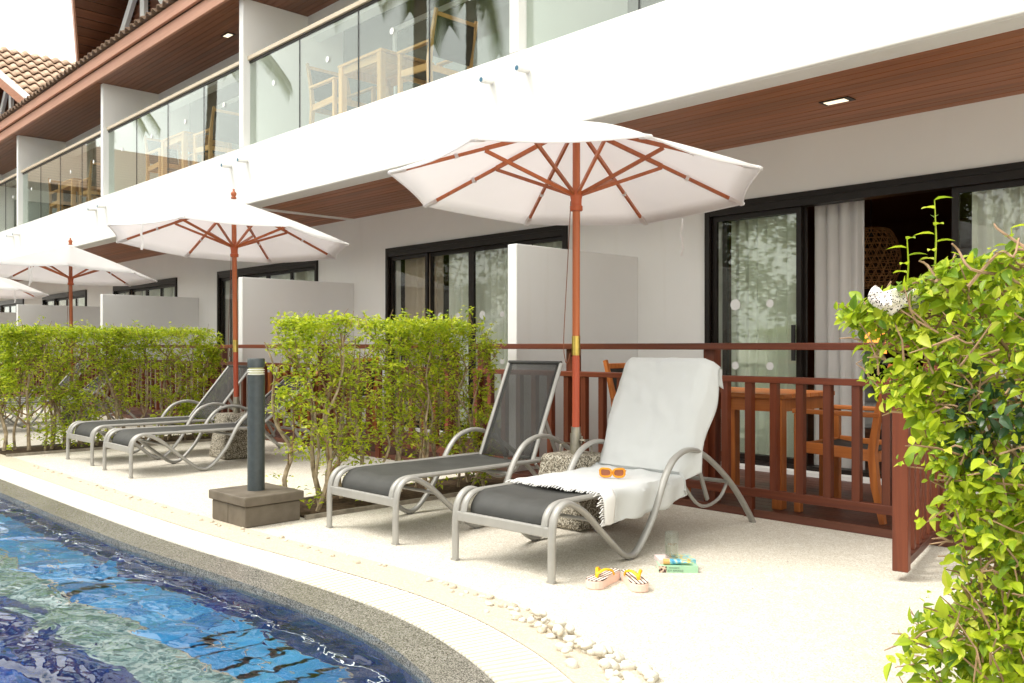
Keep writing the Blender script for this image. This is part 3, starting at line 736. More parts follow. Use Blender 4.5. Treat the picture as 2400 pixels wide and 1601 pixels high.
obj('gate_post', MB().box(-.035, .035, .385, .45, .045, .98), 'rail_wood_z', gt, bevel=.004)
obj('bottom_rail', MB().box(-.022, .022, -.385, .385, .055, .095), 'rail_wood_y', gt, bevel=.003)
obj('top_rail', MB().box(-.022, .022, -.385, .385, .86, .90), 'rail_wood_y', gt, bevel=.003)
for j in range(5):
    y = -.285 + j * .1425; obj('slat', MB().box(-.012, .012, y - .028, y + .028, .095, .86), 'rail_wood_z', gt, bevel=.003)
obj('hinge_post', MB().box(-.05, .05, .46, .55, 0, 1.075), 'rail_wood_z', gt, bevel=.004)

# ------------------------------------------------------------------ teak armchair and table
def armchair(label, loc, rz, mat='teak', group=None, name='teak_armchair'):
    t = thing(name, label, 'chair', loc, rz, group); mx = mat + '_x'     # faces local +X
    for s_ in (-1, 1):
        y = s_ * .265
        obj('front_leg', MB().box(.22, .265, y - .022, y + .022, 0, .63), mat, t, bevel=.006)
        obj('rear_leg', MB().tube([(-.30, y, 0), (-.255, y, .22), (-.235, y, .42), (-.27, y, .66), (-.35, y, .95)], [.024, .032, .032, .026, .02], 4, 1.0, (1, 1, 0)), mat, t)
        obj('armrest', MB().bar((-.28, y, .645), (.275, y, .645), .055, .028), mx, t, bevel=.006)
        obj('side_rail', MB().bar((-.23, y, .40), (.22, y, .42), .025, .07), mx, t, bevel=.004)
    obj('front_rail', MB().box(.222, .25, -.243, .243, .375, .44), mat, t, bevel=.004)
    obj('back_rail', MB().box(-.255, -.23, -.243, .243, .36, .42), mat, t, bevel=.004)
    obj('back_top_rail', MB().box(-.352, -.328, -.243, .243, .885, .925), mat, t, bevel=.004)
    rows = []
    for i in range(6):
        u = i / 5; rows.append([(-.23 + .45 * u, -.24 + .48 * j / 5, .43 - .02 * sin(pi * u) - .01 * sin(pi * j / 5)) for j in range(6)])
    obj('seat_sling', MB().grid(rows), 'chair_sling', t, smooth=True, solid=.006)
    rows = []
    for i in range(6):
        u = i / 5; rows.append([(-.262 - .075 * u - .015 * sin(pi * u), -.24 + .48 * j / 5, .50 + .39 * u) for j in range(6)])
    obj('back_sling', MB().grid(rows), 'chair_sling', t, smooth=True, solid=.006)
    return t
def table(label, loc, mat='teak', group=None):
    t = thing('teak_table', label, 'table', loc, 0, group); mx = mat + '_x'
    for j in range(6):
        y = -.36 + j * .12; obj('top_slat', MB().box(-.42, .42, y + .003, y + .117, .715, .745), mx, t, bevel=.004)
    for s_ in (-1, 1):
        obj('apron', MB().box(-.35, .35, s_ * .32 - .012, s_ * .32 + .012, .63, .712), mx, t)
        obj('apron', MB().box(s_ * .37 - .012, s_ * .37 + .012, -.30, .30, .63, .712), mat, t)
        for q in (-1, 1): obj('leg', MB().box(s_ * .37 - .035, s_ * .37 + .035, q * .32 - .035, q * .32 + .035, 0, .714), mat, t, bevel=.005)
    return t
ZD = .043
armchair('orange teak armchair with dark sling seat beside the open gate', (-2.53, 5.46, ZD), pi, group='terrace armchairs')
armchair('teak armchair whose back rises behind the towel-draped lounger', (-4.06, 5.50, ZD), rad(4), group='terrace armchairs')
table('orange teak table behind the railing by the open sliding door', (-3.28, 5.52, ZD), group='terrace tables')
armchair('teak armchair behind the second parasol and railing', (-8.55, 5.5, ZD), pi, group='terrace armchairs')
table('teak table hidden behind the tall trimmed hedge', (-7.6 - .75 - .9, 5.52, ZD), group='terrace tables')
for k in range(3):
    dx = -B * k; G = 'balcony furniture'
    where = ['balcony reflecting the palm trunks', 'balcony beside the palm reflections', 'farthest furnished balcony'][k]
    armchair('pale teak armchair facing the table on the ' + where, (-8.82 + dx, 5.70, 3.5), 0, 'teak_pale', G)
    table('pale teak table on the ' + where, (-8.02 + dx, 5.74, 3.5), 'teak_pale', G)
    armchair('tall-backed pale teak armchair on the ' + where, (-7.12 + dx, 5.72, 3.5), pi, 'teak_pale', G)

# ------------------------------------------------------------------ things inside the open room and curtains
def curtain(label, x0, x1, y, z0, z1, mat, folds, amp, group=None):
    rows = []; n = folds * 8; ph = random.random() * 6
    for i in range(7):
        z = z0 + (z1 - z0) * i / 6
        rows.append([(x0 + (x1 - x0) * j / n + .01 * sin(j * .9 + i * .3), y + amp * sin(2 * pi * j / 8 + ph + .25 * sin(i + j * .13)) * (1 - .25 * i / 6), z) for j in range(n + 1)])
    o = obj('curtain', MB().grid(rows), mat, smooth=True); tag(o, label, 'curtain', group); return o
curtain('white curtain hanging in the gap of the open sliding door', -3.62, -3.17, YW + .22, .09, 2.36, 'curtain_white', 4, .03)
curtain('pale green sheer curtain behind the sliding glass of the open room', -4.42, -3.72, YW + .24, .09, 2.36, 'curtain_sheer', 7, .035)
curtain('pale sheer curtain behind the fixed glass pane past the tall hedge shoots', -2.36, -1.40, YW + .24, .09, 2.36, 'curtain_sheer', 8, .03)
for k in range(1, 6):
    xa, xb = door_x(k); G = 'curtains behind closed glass doors'
    WH = {1: 'the glass door behind the tall trimmed hedge', 2: 'the glass door behind the finial parasol by the bollard', 3: 'the glass door behind the parasol rising from the hedge', 4: 'the glass door before the farthest one', 5: 'the farthest glass door'}[k]
    curtain('taupe curtain drawn inside ' + WH, xa + .03, xa + .82, YW + .23, .09, 2.36, 'curtain_taupe', 6, .035, G)
    curtain('wide pale green sheer curtain inside ' + WH, xa + .9, xa + 2.35, YW + .25, .09, 2.36, 'curtain_sheer', 13, .035, G)
    curtain('narrow sheer curtain inside ' + WH, xa + 2.42, xb - .03, YW + .23, .09, 2.36, 'curtain_sheer', 6, .03, G)
pl = thing('pendant_lamp', 'round woven rattan pendant lamp hanging in the dark room', 'lamp', (-3.68, 8.3, 2.62))
obj('cord', MB().tube([(0, 0, 0), (0, 0, -.40)], .006, 6), 'seal_black', pl)
prof = [(.10, -.39), (.17, -.41), (.225, -.50), (.258, -.62), (.262, -.74), (.235, -.86), (.18, -.95)]
mb = MB(); pv = [Vector((r, 0, z)) for r, z in prof]; cm = catmull(pv, 4)
for s_ in (-1, 1):
    for j in range(22):
        pts = []
        for i, p in enumerate(cm):
            a = 2 * pi * j / 22 + s_ * i * .055; pts.append((p.x * cos(a), p.x * sin(a), p.z))
        mb.tube(pts, .0042, 4, cap=False)
for i in range(0, len(cm), 2):
    r = cm[i].x; mb.tube([(r * cos(a), r * sin(a), cm[i].z) for a in [2 * pi * q / 36 for q in range(37)]], .0045, 4, cap=False)
obj('woven_shade', mb, 'rattan', pl)
obj('socket', MB().lathe([(.02, -.48), (.022, -.40), (.01, -.385)], 12), 'seal_black', pl)
bedt = thing('bed', 'bed with pale sheets in the dark room behind the railing', 'bed', (-2.87, 8.75, .06))
obj('bed_frame', MB().box(-1.15, 1.15, -.85, .85, 0, .28), 'bed_wood', bedt, bevel=.02)
obj('mattress', MB().box(-1.12, 1.12, -.83, .83, .28, .52), 'sheet', bedt, bevel=.05)
obj('headboard', MB().box(-1.24, -1.16, -.9, .9, 0, .72), 'bed_wood', bedt, bevel=.01)
def pillow(label, loc, rot, mat, sx, sy, sz):
    bm = bmesh.new(); bmesh.ops.create_uvsphere(bm, u_segments=24, v_segments=12, radius=1)
    for v_ in bm.verts:
        x, y, z = v_.co
        f = lambda q: math.copysign(abs(q) ** .55, q)
        v_.co = (f(x) * sx, f(y) * sy, z * sz * (1 - .25 * abs(x * y)))
    me = bpy.data.meshes.new('pillow'); bm.to_mesh(me); bm.free()
    o = obj('pillow', me, mat, smooth=True); o.location = loc; o.rotation_euler = rot; tag(o, label, 'pillow'); return o
pillow('pale grey pillow leaning at the head of the bed', (-3.79, 8.15, .83), (0, rad(62), 0), 'pillow', .33, .25, .10)
pillow('pale grey pillow next to the dark cushion on the bed', (-3.79, 8.72, .83), (0, rad(62), 0), 'pillow', .33, .25, .10)
pillow('small black cushion leaning against the pale pillows', (-3.53, 8.25, .78), (0, rad(55), 0), 'dark_cushion', .19, .19, .07)
tl = thing('table_lamp', 'glowing orange table lamp in the dark room behind the hedge', 'lamp', (-4.28, 9.75, .06))
obj('nightstand', MB().box(-.22, .22, -.2, .2, 0, .62), 'bed_wood', tl, bevel=.01)
obj('lamp_base', MB().lathe([(.08, .62), (.09, .66), (.04, .78), (.055, .90), (.02, .98)], 16), 'brass', tl, smooth=True)
obj('lamp_shade', MB().lathe([(.125, .96), (.10, 1.25)], 20), 'lamp_shade_lit', tl, smooth=True)

# ------------------------------------------------------------------ parasols
def parasol(label, base, top, rimz, R_, rot, tx, ty, finial, straps, group='white parasols along the pool'):
    base = Vector(base); t = thing('parasol', label, 'parasol', base, 0, group)
    hub = Vector((top[0], top[1], rimz)) - base           # centre of the rim
    nrm = Vector((-tx, -ty, 1)).normalized(); apex = hub + nrm * .42
    ax = nrm
    foot = Vector((0, 0, .30)); pdir = (apex - foot).normalized()
    at = lambda z: foot + pdir * ((z - foot.z) / pdir.z)
    obj('ground_tube', MB().tube([at(.32), at(.60)], .030, 16), 'steel', t, smooth=True)
    obj('lower_pole', MB().tube([at(.585), at(1.06)], .0235, 16), 'parasol_pole_low', t, smooth=True)
    obj('ferrule', MB().tube([at(1.045), at(1.165)], .0262, 16), 'brass', t, smooth=True)
    obj('upper_pole', MB().tube([at(1.15), apex - pdir * .02], .0235, 16), 'parasol_wood', t, smooth=True)
    tips = []
    for i in range(8):
        a = rot - i * pi / 4
        lx, ly = R_ * cos(a), R_ * sin(a); tips.append(hub + Vector((lx, ly, tx * lx + ty * ly)))
    # canopy: eight panels, each slightly slack, edges scalloped
    rows = []; NR = 9; NS = 8
    for i in range(NR + 1):
        u = .02 + .98 * i / NR; row = []
        for s_ in range(8):
            p0, p1 = tips[s_], tips[(s_ + 1) % 8]
            for j in range(NS):
                v_ = j / NS; e = p0.lerp(p1, v_); sagf = sin(pi * v_)
                e = e.lerp(hub, .03 * sagf)
                q = apex.lerp(e, u) + Vector((0, 0, .018 * sin(pi * u)))
                q.z -= .014 * sagf * u * u
                if i == NR: q.z -= .004
                row.append(q)
        rows.append(row)
    obj('canopy', MB().grid(rows, True), 'canvas', t, smooth=True, solid=.004)
    # hem
    mb = MB(); edge_ = rows[-1] + [rows[-1][0]]; mb.tube(edge_, .0055, 5, cap=False); obj('hem', mb, 'canvas', t, smooth=True)
    crown = apex - pdir * .07
    obj('crown_hub', MB().tube([crown - pdir * .03, crown + pdir * .04], .05, 12), 'hub_plastic', t, smooth=True)
    run = at(rimz - .045)
    mb = MB(); mb.tube([run - pdir * .09, run - pdir * .085, run - pdir * .06, run - pdir * .055, run - pdir * .02, run + pdir * .03], [.036, .040, .040, .033, .034, .045], 16)
    obj('runner', mb, 'hub_plastic', t, smooth=True)
    rib_mid = []
    for i in range(8):
        tp = tips[i]; a = crown; e = tp - (tp - apex) * .05; e.z -= .012; a2 = apex.lerp(tp, .05) - Vector((0, 0, .022))
        m_ = a2.lerp(e, .50)
        rb = obj('rib', MB().bar(a2, m_, .016, .026).bar(m_, e, .016, .020), 'parasol_wood', t)
        s0 = run + (m_ - run).normalized() * .03
        obj('strut', MB().bar(s0, m_ + Vector((0, 0, -.012)), .014, .022), 'parasol_wood', t)
        q = a2.lerp(e, .66); d_ = (e - a2).normalized()
        obj('loop', MB().bar(q, q + d_ * .022, .023, .030), 'canvas', t)
        pk = MB().bar(tp + (e - tp) * -.05 + Vector((0, 0, -.008)), tp.lerp(apex, .09) + Vector((0, 0, -.014)), .045, .022, (0, 0, 1), .03, .03)
        obj('tip_pocket', pk, 'canvas', t, bevel=.008)
    if finial:
        ap = apex + pdir * .012
        prof = [(.024, 0), (.028, .012), (.018, .022), (.027, .042), (.028, .056), (.014, .072), (.009, .082), (.012, .092), (.0, .10)]
        mb = MB(); mb.lathe(prof, 14, ap); obj('finial', mb, 'parasol_wood', t, smooth=True)
    for sp in straps:
        i, ln, fr = sp; p = tips[i].lerp(tips[(i + 1) % 8], fr) + Vector((0, 0, -.02))
        pts = [p + Vector((.006 * sin(q * 2.1), .006 * cos(q * 1.7), -ln * q / 5)) for q in range(6)]
        mb = MB(); mb.tube(pts, [.008, .011, .011, .010, .011, .012], 6, .25); obj('tie_strap', mb, 'canvas', t)
    # pull cord
    pts = [at(2.0) + Vector((-.028, -.02, 0)), at(1.6) + Vector((-.045, -.03, 0)), at(1.15) + Vector((-.062, -.045, 0)), at(1.02) + Vector((-.055, -.04, 0)), at(1.0) + Vector((-.045, -.03, 0)), at(1.06) + Vector((-.03, -.02, 0))]
    obj('pull_cord', MB().tube(catmull(pts, 6), .0028, 5), 'cord_rope', t)
    return t
def pbase(label, x, y, rz):
    t = thing('concrete_block_stand', label, 'concrete stand', (x, y, 0), rz, 'concrete parasol bases')
    mb = MB(); n = 4; sizes = [(.19, 0.0), (.205, .02), (.205, .035), (.155, .415), (.145, .436)]; rows = []
    for s_, z in sizes: rows.append([(s_ * a, s_ * b, z) for a, b in ((-1, -1), (1, -1), (1, 1), (-1, 1))])
    mb.grid(rows, True); mb.f.append((3, 2, 1, 0)); o = len(mb.v) - 4; mb.f.append((o, o + 1, o + 2, o + 3))
    obj('block', mb, 'aggregate', t, bevel=.014)
    for s_ in (-1, 1):
        pts = [(s_ * .085, -.05, .425), (s_ * .085, -.05, .475), (s_ * .085, -.035, .49), (s_ * .085, .035, .49), (s_ * .085, .05, .475), (s_ * .085, .05, .425)]
        obj('wire_handle', MB().tube(catmull(pts, 3), .0048, 6), 'steel', t, smooth=True)
    obj('tube_collar', MB().tube([(0, 0, .43), (0, 0, .56)], .035, 16), 'steel', t, smooth=True)
    obj('clamp_screw', MB().tube([(.03, 0, .52), (.085, 0, .52)], .007, 8).bar((.085, -.018, .52), (.085, .018, .52), .008, .014).bar((.05, 0, .545), (.05, 0, .50), .012, .006), 'steel', t)
    return t
parasol('white parasol with red wooden ribs over the towel-draped lounger', (-3.66, 4.06, 0), (-3.622, 4.01), 2.073, -1.144, 1.055, .026, -.061, False, [(3, .26, .4)])
parasol('white parasol with knob finial behind the bollard light', (-8.20, 4.06, 0), (-8.06, 3.943), 2.113, -1.151, 1.538, .037, -.062, True, [(7, .23, .52)])
parasol('white parasol whose pole rises out of the long hedge', (-13.25, 4.08, 0), (-13.2, 4.03), 2.10, -1.15, 1.25, .03, -.05, True, [(6, .22, .5), (6, .26, .53)])
parasol('white parasol beyond the long hedge, farthest down the terrace', (-18.35, 4.1, 0), (-18.3, 4.05), 2.10, -1.15, 1.1, .02, -.05, True, [(5, .22, .05)])
pbase('square concrete parasol base between the two nearer loungers', -3.66, 4.06, rad(2)); pbase('square concrete parasol base behind the bollard light', -8.20, 4.06, rad(-4))
pbase('square concrete parasol base hidden behind the long hedge', -13.25, 4.08, 0); pbase('square concrete parasol base farthest along the terrace', -18.35, 4.1, 0)

# ------------------------------------------------------------------ loungers
PROF = [(.004, .0), (.004, .10), (.006, .21), (.018, .285), (.05, .335), (.105, .356), (.17, .338), (.265, .283), (.37, .192), (.475, .106), (.56, .040), (.615, .019), (.67, .026), (.735, .075),
        (.84, .195), (.915, .328), (.965, .405), (1.03, .470), (1.11, .505), (1.195, .517), (1.30, .497), (1.44, .430), (1.625, .310), (1.78, .178), (1.90, .055), (1.945, .0)]
def lounger(label, loc, rz, ang):
    t = thing('sun_lounger', label, 'sun lounger', loc, rz, 'grey sun loungers'); W = .325
    for s_ in (-1, 1):
        pts = catmull([(s_ * W, y, z) for y, z in PROF], 4)
        obj('side_tube', MB().tube(pts, .015, 12, 1.45, (1, 0, 0)), 'alu', t, smooth=True)
        rail = [(.012, .215), (.014, .255), (.03, .305), (.065, .338), (.115, .352), (.20, .353), (.6, .350), (1.0, .349), (1.22, .348)]
        obj('seat_rail', MB().tube(catmull([(s_ * (W - .052), y, z) for y, z in rail], 4), .0135, 10, 1.5, (1, 0, 0)), 'alu', t, smooth=True)
        obj('foot_pad', MB().tube([(s_ * W, .62, .0), (s_ * W, .62, .012)], .02, 10), 'alu_foot', t)
        obj('foot_cap', MB().box(s_ * W - .0205, s_ * W + .0205, -.010, .018, 0, .010), 'alu', t)
        ca, sa = cos(ang), sin(ang); hb = Vector((s_ * (W - .075), 1.19, .345)); tp = hb + Vector((0, .70 * ca, .70 * sa))
        obj('backrest_rail', MB().tube([hb, hb.lerp(tp, .5), tp], .0125, 10, 1.3, (1, 0, 0)), 'alu', t, smooth=True)
        # notched support
        md = hb.lerp(tp, .42); ft = Vector((s_ * (W - .06), 1.50 if ang > .9 else 1.62, .19))
        obj('support_arm', MB().bar(md, ft, .012, .026), 'alu', t)
        obj('ratchet_bracket', MB().tube(catmull([(s_ * (W - .02), 1.66, .285), (s_ * (W - .03), 1.60, .20), (s_ * (W - .03), 1.45, .165), (s_ * (W - .03), 1.32, .20), (s_ * (W - .03), 1.17, .335)], 4), .010, 8), 'alu', t, smooth=True)
    obj('front_bar', MB().box(-W, W, .0, .026, .205, .255), 'alu', t, bevel=.006)
    obj('cross_bar', MB().tube([(-W, .30, .25), (W, .30, .25)], .010, 8), 'alu', t); obj('cross_bar', MB().tube([(-W, .90, .30), (W, .90, .30)], .012, 8), 'alu', t)
    obj('cross_bar', MB().tube([(-W, 1.63, .29), (W, 1.63, .29)], .012, 8), 'alu', t)
    ws = W - .07; rows = []
    prof = catmull([Vector((0, y, z)) for y, z in [(.045, .245), (.05, .285), (.075, .322), (.12, .348), (.2, .358), (.6, .353), (1.0, .351), (1.205, .350)]], 3)
    for p in prof: rows.append([(-ws + 2 * ws * j / 10, p.y, p.z - .016 * sin(pi * j / 10) * min(1, (p.y - .02) * 8)) for j in range(11)])
    se = obj('seat_sling', MB().grid(rows), 'sling_seat', t, smooth=True, solid=.004)
    wb = W - .088; rows = []; ca, sa = cos(ang), sin(ang)
    for i in range(9):
        u = i / 8 * .70; rows.append([(-wb + 2 * wb * j / 10, 1.19 + u * ca + .014 * sin(pi * j / 10) * sin(pi * i / 8) * sa, .352 + u * sa - .012 * sin(pi * j / 10) * sin(pi * i / 8)) for j in range(11)])
    obj('back_sling', MB().grid(rows), 'sling_back', t, smooth=True, solid=.003)
    top = Vector((0, 1.19 + .70 * ca, .348 + .70 * sa)); mb = MB(); mb.tube([top + Vector((-wb - .012, 0, 0)), top + Vector((wb + .012, 0, 0))], .013, 10); obj('top_bar', mb, 'sling_edge', t, smooth=True)
    for s_ in (-1, 1):
        p0 = Vector((s_ * (wb - .012), 1.20, .362)); p1 = p0 + Vector((0, .67 * ca, .67 * sa)); obj('sling_hem', MB().bar(p0, p1, .03, .005, (0, -sa, ca)), 'sling_edge', t)
    return t
lounger('grey sling lounger half covered by the pale towel', (-3.132, 2.925, 0), rad(3.2), rad(66))
lounger('bare grey sling lounger next to the tall hedge, between hedge and parasol', (-4.28, 2.885, 0), rad(1.5), rad(66))
lounger('grey lounger directly behind the bollard light, back lowered', (-7.80, 2.765, 0), rad(-1), rad(38))
lounger('grey lounger beside the long hedge with its back raised', (-8.83, 2.785, 0), rad(1), rad(50))
lounger('grey lounger glimpsed through the long hedge, back raised', (-12.75, 2.8, 0), rad(1), rad(40))
lounger('grey lounger glimpsed beyond the long hedge at its open end', (-13.8, 2.8, 0), rad(-1), rad(50))

# towel on the first lounger
LM = Matrix.Translation((-3.132, 2.925, 0)) @ Matrix.Rotation(rad(3.2), 4, 'Z')
tw = thing('beach_towel', 'pale grey towel with white fringed border draped over the lounger', 'towel', tuple(LM @ Vector((0, 1.0, .36))), rad(3.2))
A66 = rad(66); ca, sa = cos(A66), sin(A66)
def tow(u, x):
    # u: metres along the towel from the seat end, x across
    lay = .006
    if u < .78: p = Vector((x, .40 + u, .366)); n = Vector((0, 0, 1))
    else:
        q = u - .78
        if q < .70: p = Vector((x, 1.165 + q * ca, .375 + q * sa)); n = Vector((0, -sa, ca))
        else:
            q2 = q - .70; a_ = min(q2 / .018, pi); p = Vector((x, 1.165 + .70 * ca + .03 * a_ / pi, .375 + .70 * sa + .012 * sin(a_)))
            if q2 > .018 * pi: p.z -= (q2 - .018 * pi) * .95; p.y += .012
            n = Vector((0, sa, ca)) if q2 < .05 else Vector((0, 1, 0))
    return p, n
rows = []; NU, NX = 96, 40; xl, xr = -.43, .47
for i in range(NU + 1):
    u = i / NU * 1.66; row = []
    for j in range(NX + 1):
        x = xl + (xr - xl) * j / NX
        tt = max(0, min(1, (u - .80) / .70)); x = x * (1 - .20 * tt) + .035 * tt
        x += .012 * sin(u * 5 + 1) + .01 * sin(u * 11)
        lim = .262 if u > .80 else .300
        # seat part: right flap hangs, left edge lies just over the rail
        over = 0
        if x > lim: over = x - lim; xc_ = lim
        elif x < -lim: over = x + lim; xc_ = -lim
        else: xc_ = x
        p, n = tow(u, xc_)
        wr = .0035 * sin(17 * x + 9 * u) * sin(7 * u + 3) + .003 * sin(29 * x - 13 * u + 2 * sin(6 * u)) + .0022 * sin(55 * x + 23 * u + 3 * sin(9 * u)) + .006 * (1 - abs(sin(5 * x + 9 * u + 1.3 * sin(7 * x + 4 * u)))) ** 5 + .005 * (1 - abs(sin(7 * x - 6 * u + 1.1 * sin(11 * u)))) ** 6
        if .62 < u < .98: wr += .014 * (sin(38 * u + 6 * x) * .5 + .5) * math.exp(-((u - .80) / .09) ** 2) * (1 if x < .1 else .5)
        if u > .78: n2 = n
        p = p + n * (abs(wr) + .004)
        if over:
            sg = 1 if over > 0 else -1; ov = abs(over)
            if u < .86:
                mx_ = .17 if sg > 0 else .03
                hang = min(ov, .17 * max(0, min(1, 1.0 - .35 * max(0, u - .5) / .3))) if sg > 0 else min(ov, .05)
                p = p + Vector((sg * (.022 + .012 * sin(u * 23 + ov * 9)) * min(1, ov / .03), 0, -hang * .98))
            else:
                rt = Vector((0, sa, -ca)); damp = .9
                fold = (.6 if sg > 0 else 1) * sin(u * 13 + sg * 2 + 10 * ov)
                p = p + rt * (ov * .42 + .010 * fold * min(1, ov / .04)) + Vector((sg * (.030 + .35 * ov + .014 * fold) * min(1, ov / .05), 0, -.30 * ov * (1 if sg < 0 else .6)))
        row.append(Vector(p) - Vector((0, 1.0, .36)))
    rows.append(row)
nb_ = 6
obj('border', MB().grid(rows[:nb_ + 1]), 'towel_white', tw, smooth=True, solid=.004)
obj('towel_cloth', MB().grid(rows[nb_:]), 'towel_grey', tw, smooth=True, solid=.004)
mb = MB()
for j in range(0, NX + 1):
    for h in range(2):
        if j == NX and h: continue
        p = rows[0][j].lerp(rows[0][min(j + 1, NX)], h * .5); hang = p.x > .295
        ln = random.uniform(.028, .05); dx = random.uniform(-.012, .012)
        pts = [p, p + Vector((dx * .5, -ln * .5, .002)), p + Vector((dx, -ln, -.006))]
        mb.tube(pts, [.0022, .0036, .0026], 5)
tag(obj('fringe', mb, 'towel_white', tw), kind='stuff')

# sunglasses
sg = thing('sunglasses', 'orange framed sunglasses with brown lenses lying on the towel', 'sunglasses', (-3.085, 3.72, .381), rad(36))
mb = MB(); 
def lens_pts(s_, k_=1.0):
    out = []
    for q in range(20):
        a = 2 * pi * q / 20; x = .031 * k_ * math.copysign(abs(cos(a)) ** .7, cos(a)); z = .022 * k_ * math.copysign(abs(sin(a)) ** .75, sin(a)) + (.006 * max(0, cos(a) * s_) if sin(a) > 0 else 0)
        out.append(Vector((s_ * .036 + x, 0, .026 + z)))
    return out
for s_ in (-1, 1):
    L_ = lens_pts(s_); mb.tube(L_ + [L_[0]], .0058, 6, cap=False)
    mb.tube([(s_ * .066, 0, .036), (s_ * .071, .01, .035), (s_ * .070, .07, .030), (s_ * .060, .125, .018), (s_ * .056, .14, .004)], .0036, 6)
mb.tube([(-.012, 0, .034), (0, -.003, .037), (.012, 0, .034)], .0045, 6)
obj('frame', mb, 'orange_frame', sg, smooth=True)
for s_ in (-1, 1):
    L_ = lens_pts(s_, .95); m2 = MB(); m2.add([(p.x, p.y + .001, p.z) for p in L_], [tuple(range(20))]); obj('lens', m2, 'sunglass_lens', sg, solid=.002)

# flip-flops
def flipflop(label, heel, toe, side):
    heel, toe = Vector((*heel, 0)), Vector((*toe, 0)); d = toe - heel; rz = math.atan2(d.y, d.x) - pi / 2
    t = thing('flip_flop', label, 'flip-flop', tuple(heel.lerp(toe, .5)), rz, 'pair of platform flip-flops')
    L_ = .25; out = []
    prof = [(-.125, .012), (-.12, .024), (-.10, .032), (-.05, .034), (0, .033), (.05, .042), (.085, .045), (.11, .036), (.122, .02), (.126, .006)]
    lf = [(-x * .95 - (.004 * side), y) for y, x in prof]; rt = [(x * .95 - (.004 * side), y) for y, x in prof][::-1]
    ring_ = lf + rt
    def slab(z0, z1, mat, nm, grow=1.0, arch=0):
        mb = MB(); rr = []
        for z, g in ((z0, .96), (z0 + .006, 1.0), (z1 - .003, 1.0), (z1, .985)):
            rr.append([(x * g * grow, y * g * grow, z + (arch * max(0, 1 - ((y - .02) / .06) ** 2) if z < .02 else 0) + (.014 if y < -.03 else 0) * 0) for x, y in ring_])
        mb.grid(rr, True); n = len(ring_); mb.f.append(tuple(range(n))[::-1]); mb.f.append(tuple(3 * n + i for i in range(n)))
        return obj(nm, mb, mat, t, smooth=False)
    slab(0, .038, 'sole_pink', 'sole'); slab(.0385, .043, 'striped_top', 'footbed', .985)
    for s_ in (-1, 1):
        pts = [(0, .062, .042), (s_ * .004, .055, .060), (s_ * .022, .02, .073), (s_ * .036, -.02, .061), (s_ * .034, -.04, .040)]
        obj('strap', MB().tube(catmull(pts, 5), .0048, 8, 1.6, (0, 0, 1) if False else None), 'yellow_strap', t, smooth=True)
    return t
flipflop('striped pink platform flip-flop, the one nearer the lounger leg', (-2.665, 3.235), (-2.615, 3.0), 1)
flipflop('striped pink platform flip-flop, the one nearer the books', (-2.62, 3.265), (-2.415, 3.125), -1)

# books, sunscreen, glass
bk = thing('green_book', 'pale green paperback lying under the sunscreen tube', 'book', (-2.555, 3.575, 0), rad(46.2 - 3))
obj('cover', MB().box(-.095, .095, -.062, .068, 0, .0025).box(-.095, .095, -.062, .068, .0305, .033).box(-.095, .095, -.0645, -.062, 0, .033), 'book_green', bk)
obj('pages', MB().box(-.093, .093, -.061, .064, .0026, .0304), 'paper', bk)
obj('spine_picture', MB().box(-.0945, -.057, -.0655, -.0646, .001, .032), 'book_photo', bk)
def lettering(txt, size, parent, loc, mat, rot=(pi / 2, 0, 0), name='lettering'):
    cu = bpy.data.curves.new(name, 'FONT'); cu.body = txt; cu.size = size; cu.extrude = .0002
    o = bpy.data.objects.new(name, cu); COL.objects.link(o)
    me = bpy.data.meshes.new_from_object(o.evaluated_get(bpy.context.evaluated_depsgraph_get())); bpy.data.objects.remove(o)
    r = obj(name, me, mat, parent); r.location = loc; r.rotation_euler = rot; return r
lettering('FAVOURITE', .0095, bk, (-.045, -.0649, .020), 'ink'); lettering('JOY ARNOLD', .0125, bk, (-.052, -.0649, .006), 'ink')
b2 = thing('picture_book', 'thin book with pink and beach picture cover under the water glass', 'book', (-2.575, 3.60, .0335), rad(46.2 + 5))
obj('cover', MB().box(-.03, .085, -.05, .07, 0, .018), 'cover_beach', b2); obj('cover_end', MB().box(-.095, -.0305, -.05, .07, 0, .018), 'cover_pink', b2)
obj('cover_flap', MB().add([(-.094, -.052, .001), (-.04, -.052, .001), (-.04, -.050, .019), (-.094, -.050, .019)], [(0, 1, 2, 3)]), 'cover_pink', b2)
tb = thing('sunscreen_tube', 'blue and yellow sunscreen tube with orange cap lying on the green book', 'tube', (-2.545, 3.535, .0335), rad(46.2 - 3))
rows = []
for q in range(9):
    u = q / 8; x = -.02 + u * .105; ry = .0135 + .006 * u; rz_ = .0135 * (1 - u) + .002
    rows.append([(x, -.002 + ry * cos(2 * pi * j / 16), .0145 + rz_ * sin(2 * pi * j / 16)) for j in range(16)])
mb = MB(); mb.grid(rows, True); mb.f.append(tuple(range(16))[::-1]); mb.f.append(tuple(8 * 16 + j for j in range(16))); obj('tube_body', mb, 'tube_body', tb, smooth=True)
obj('cap', MB().tube([(-.050, -.002, .0145), (-.0195, -.002, .0145)], .0140, 18), 'tube_cap', tb, smooth=True)
gl = thing('water_glass', 'clear straight glass of water standing on the books', 'glass', (-2.592, 3.585, .052))
mb = MB(); mb.lathe([(.0315, 0), (.033, .004), (.0335, .125), (.0322, .1265), (.0312, .125), (.0305, .010), (.0, .0095)], 28); mb.f = mb.f[:-1]; obj('tumbler', mb, 'tumbler_glass', gl, smooth=True)
obj('water_fill', MB().lathe([(.0300, .0102), (.0306, .066), (.0, .066)], 28), 'drink_water', gl, smooth=True)

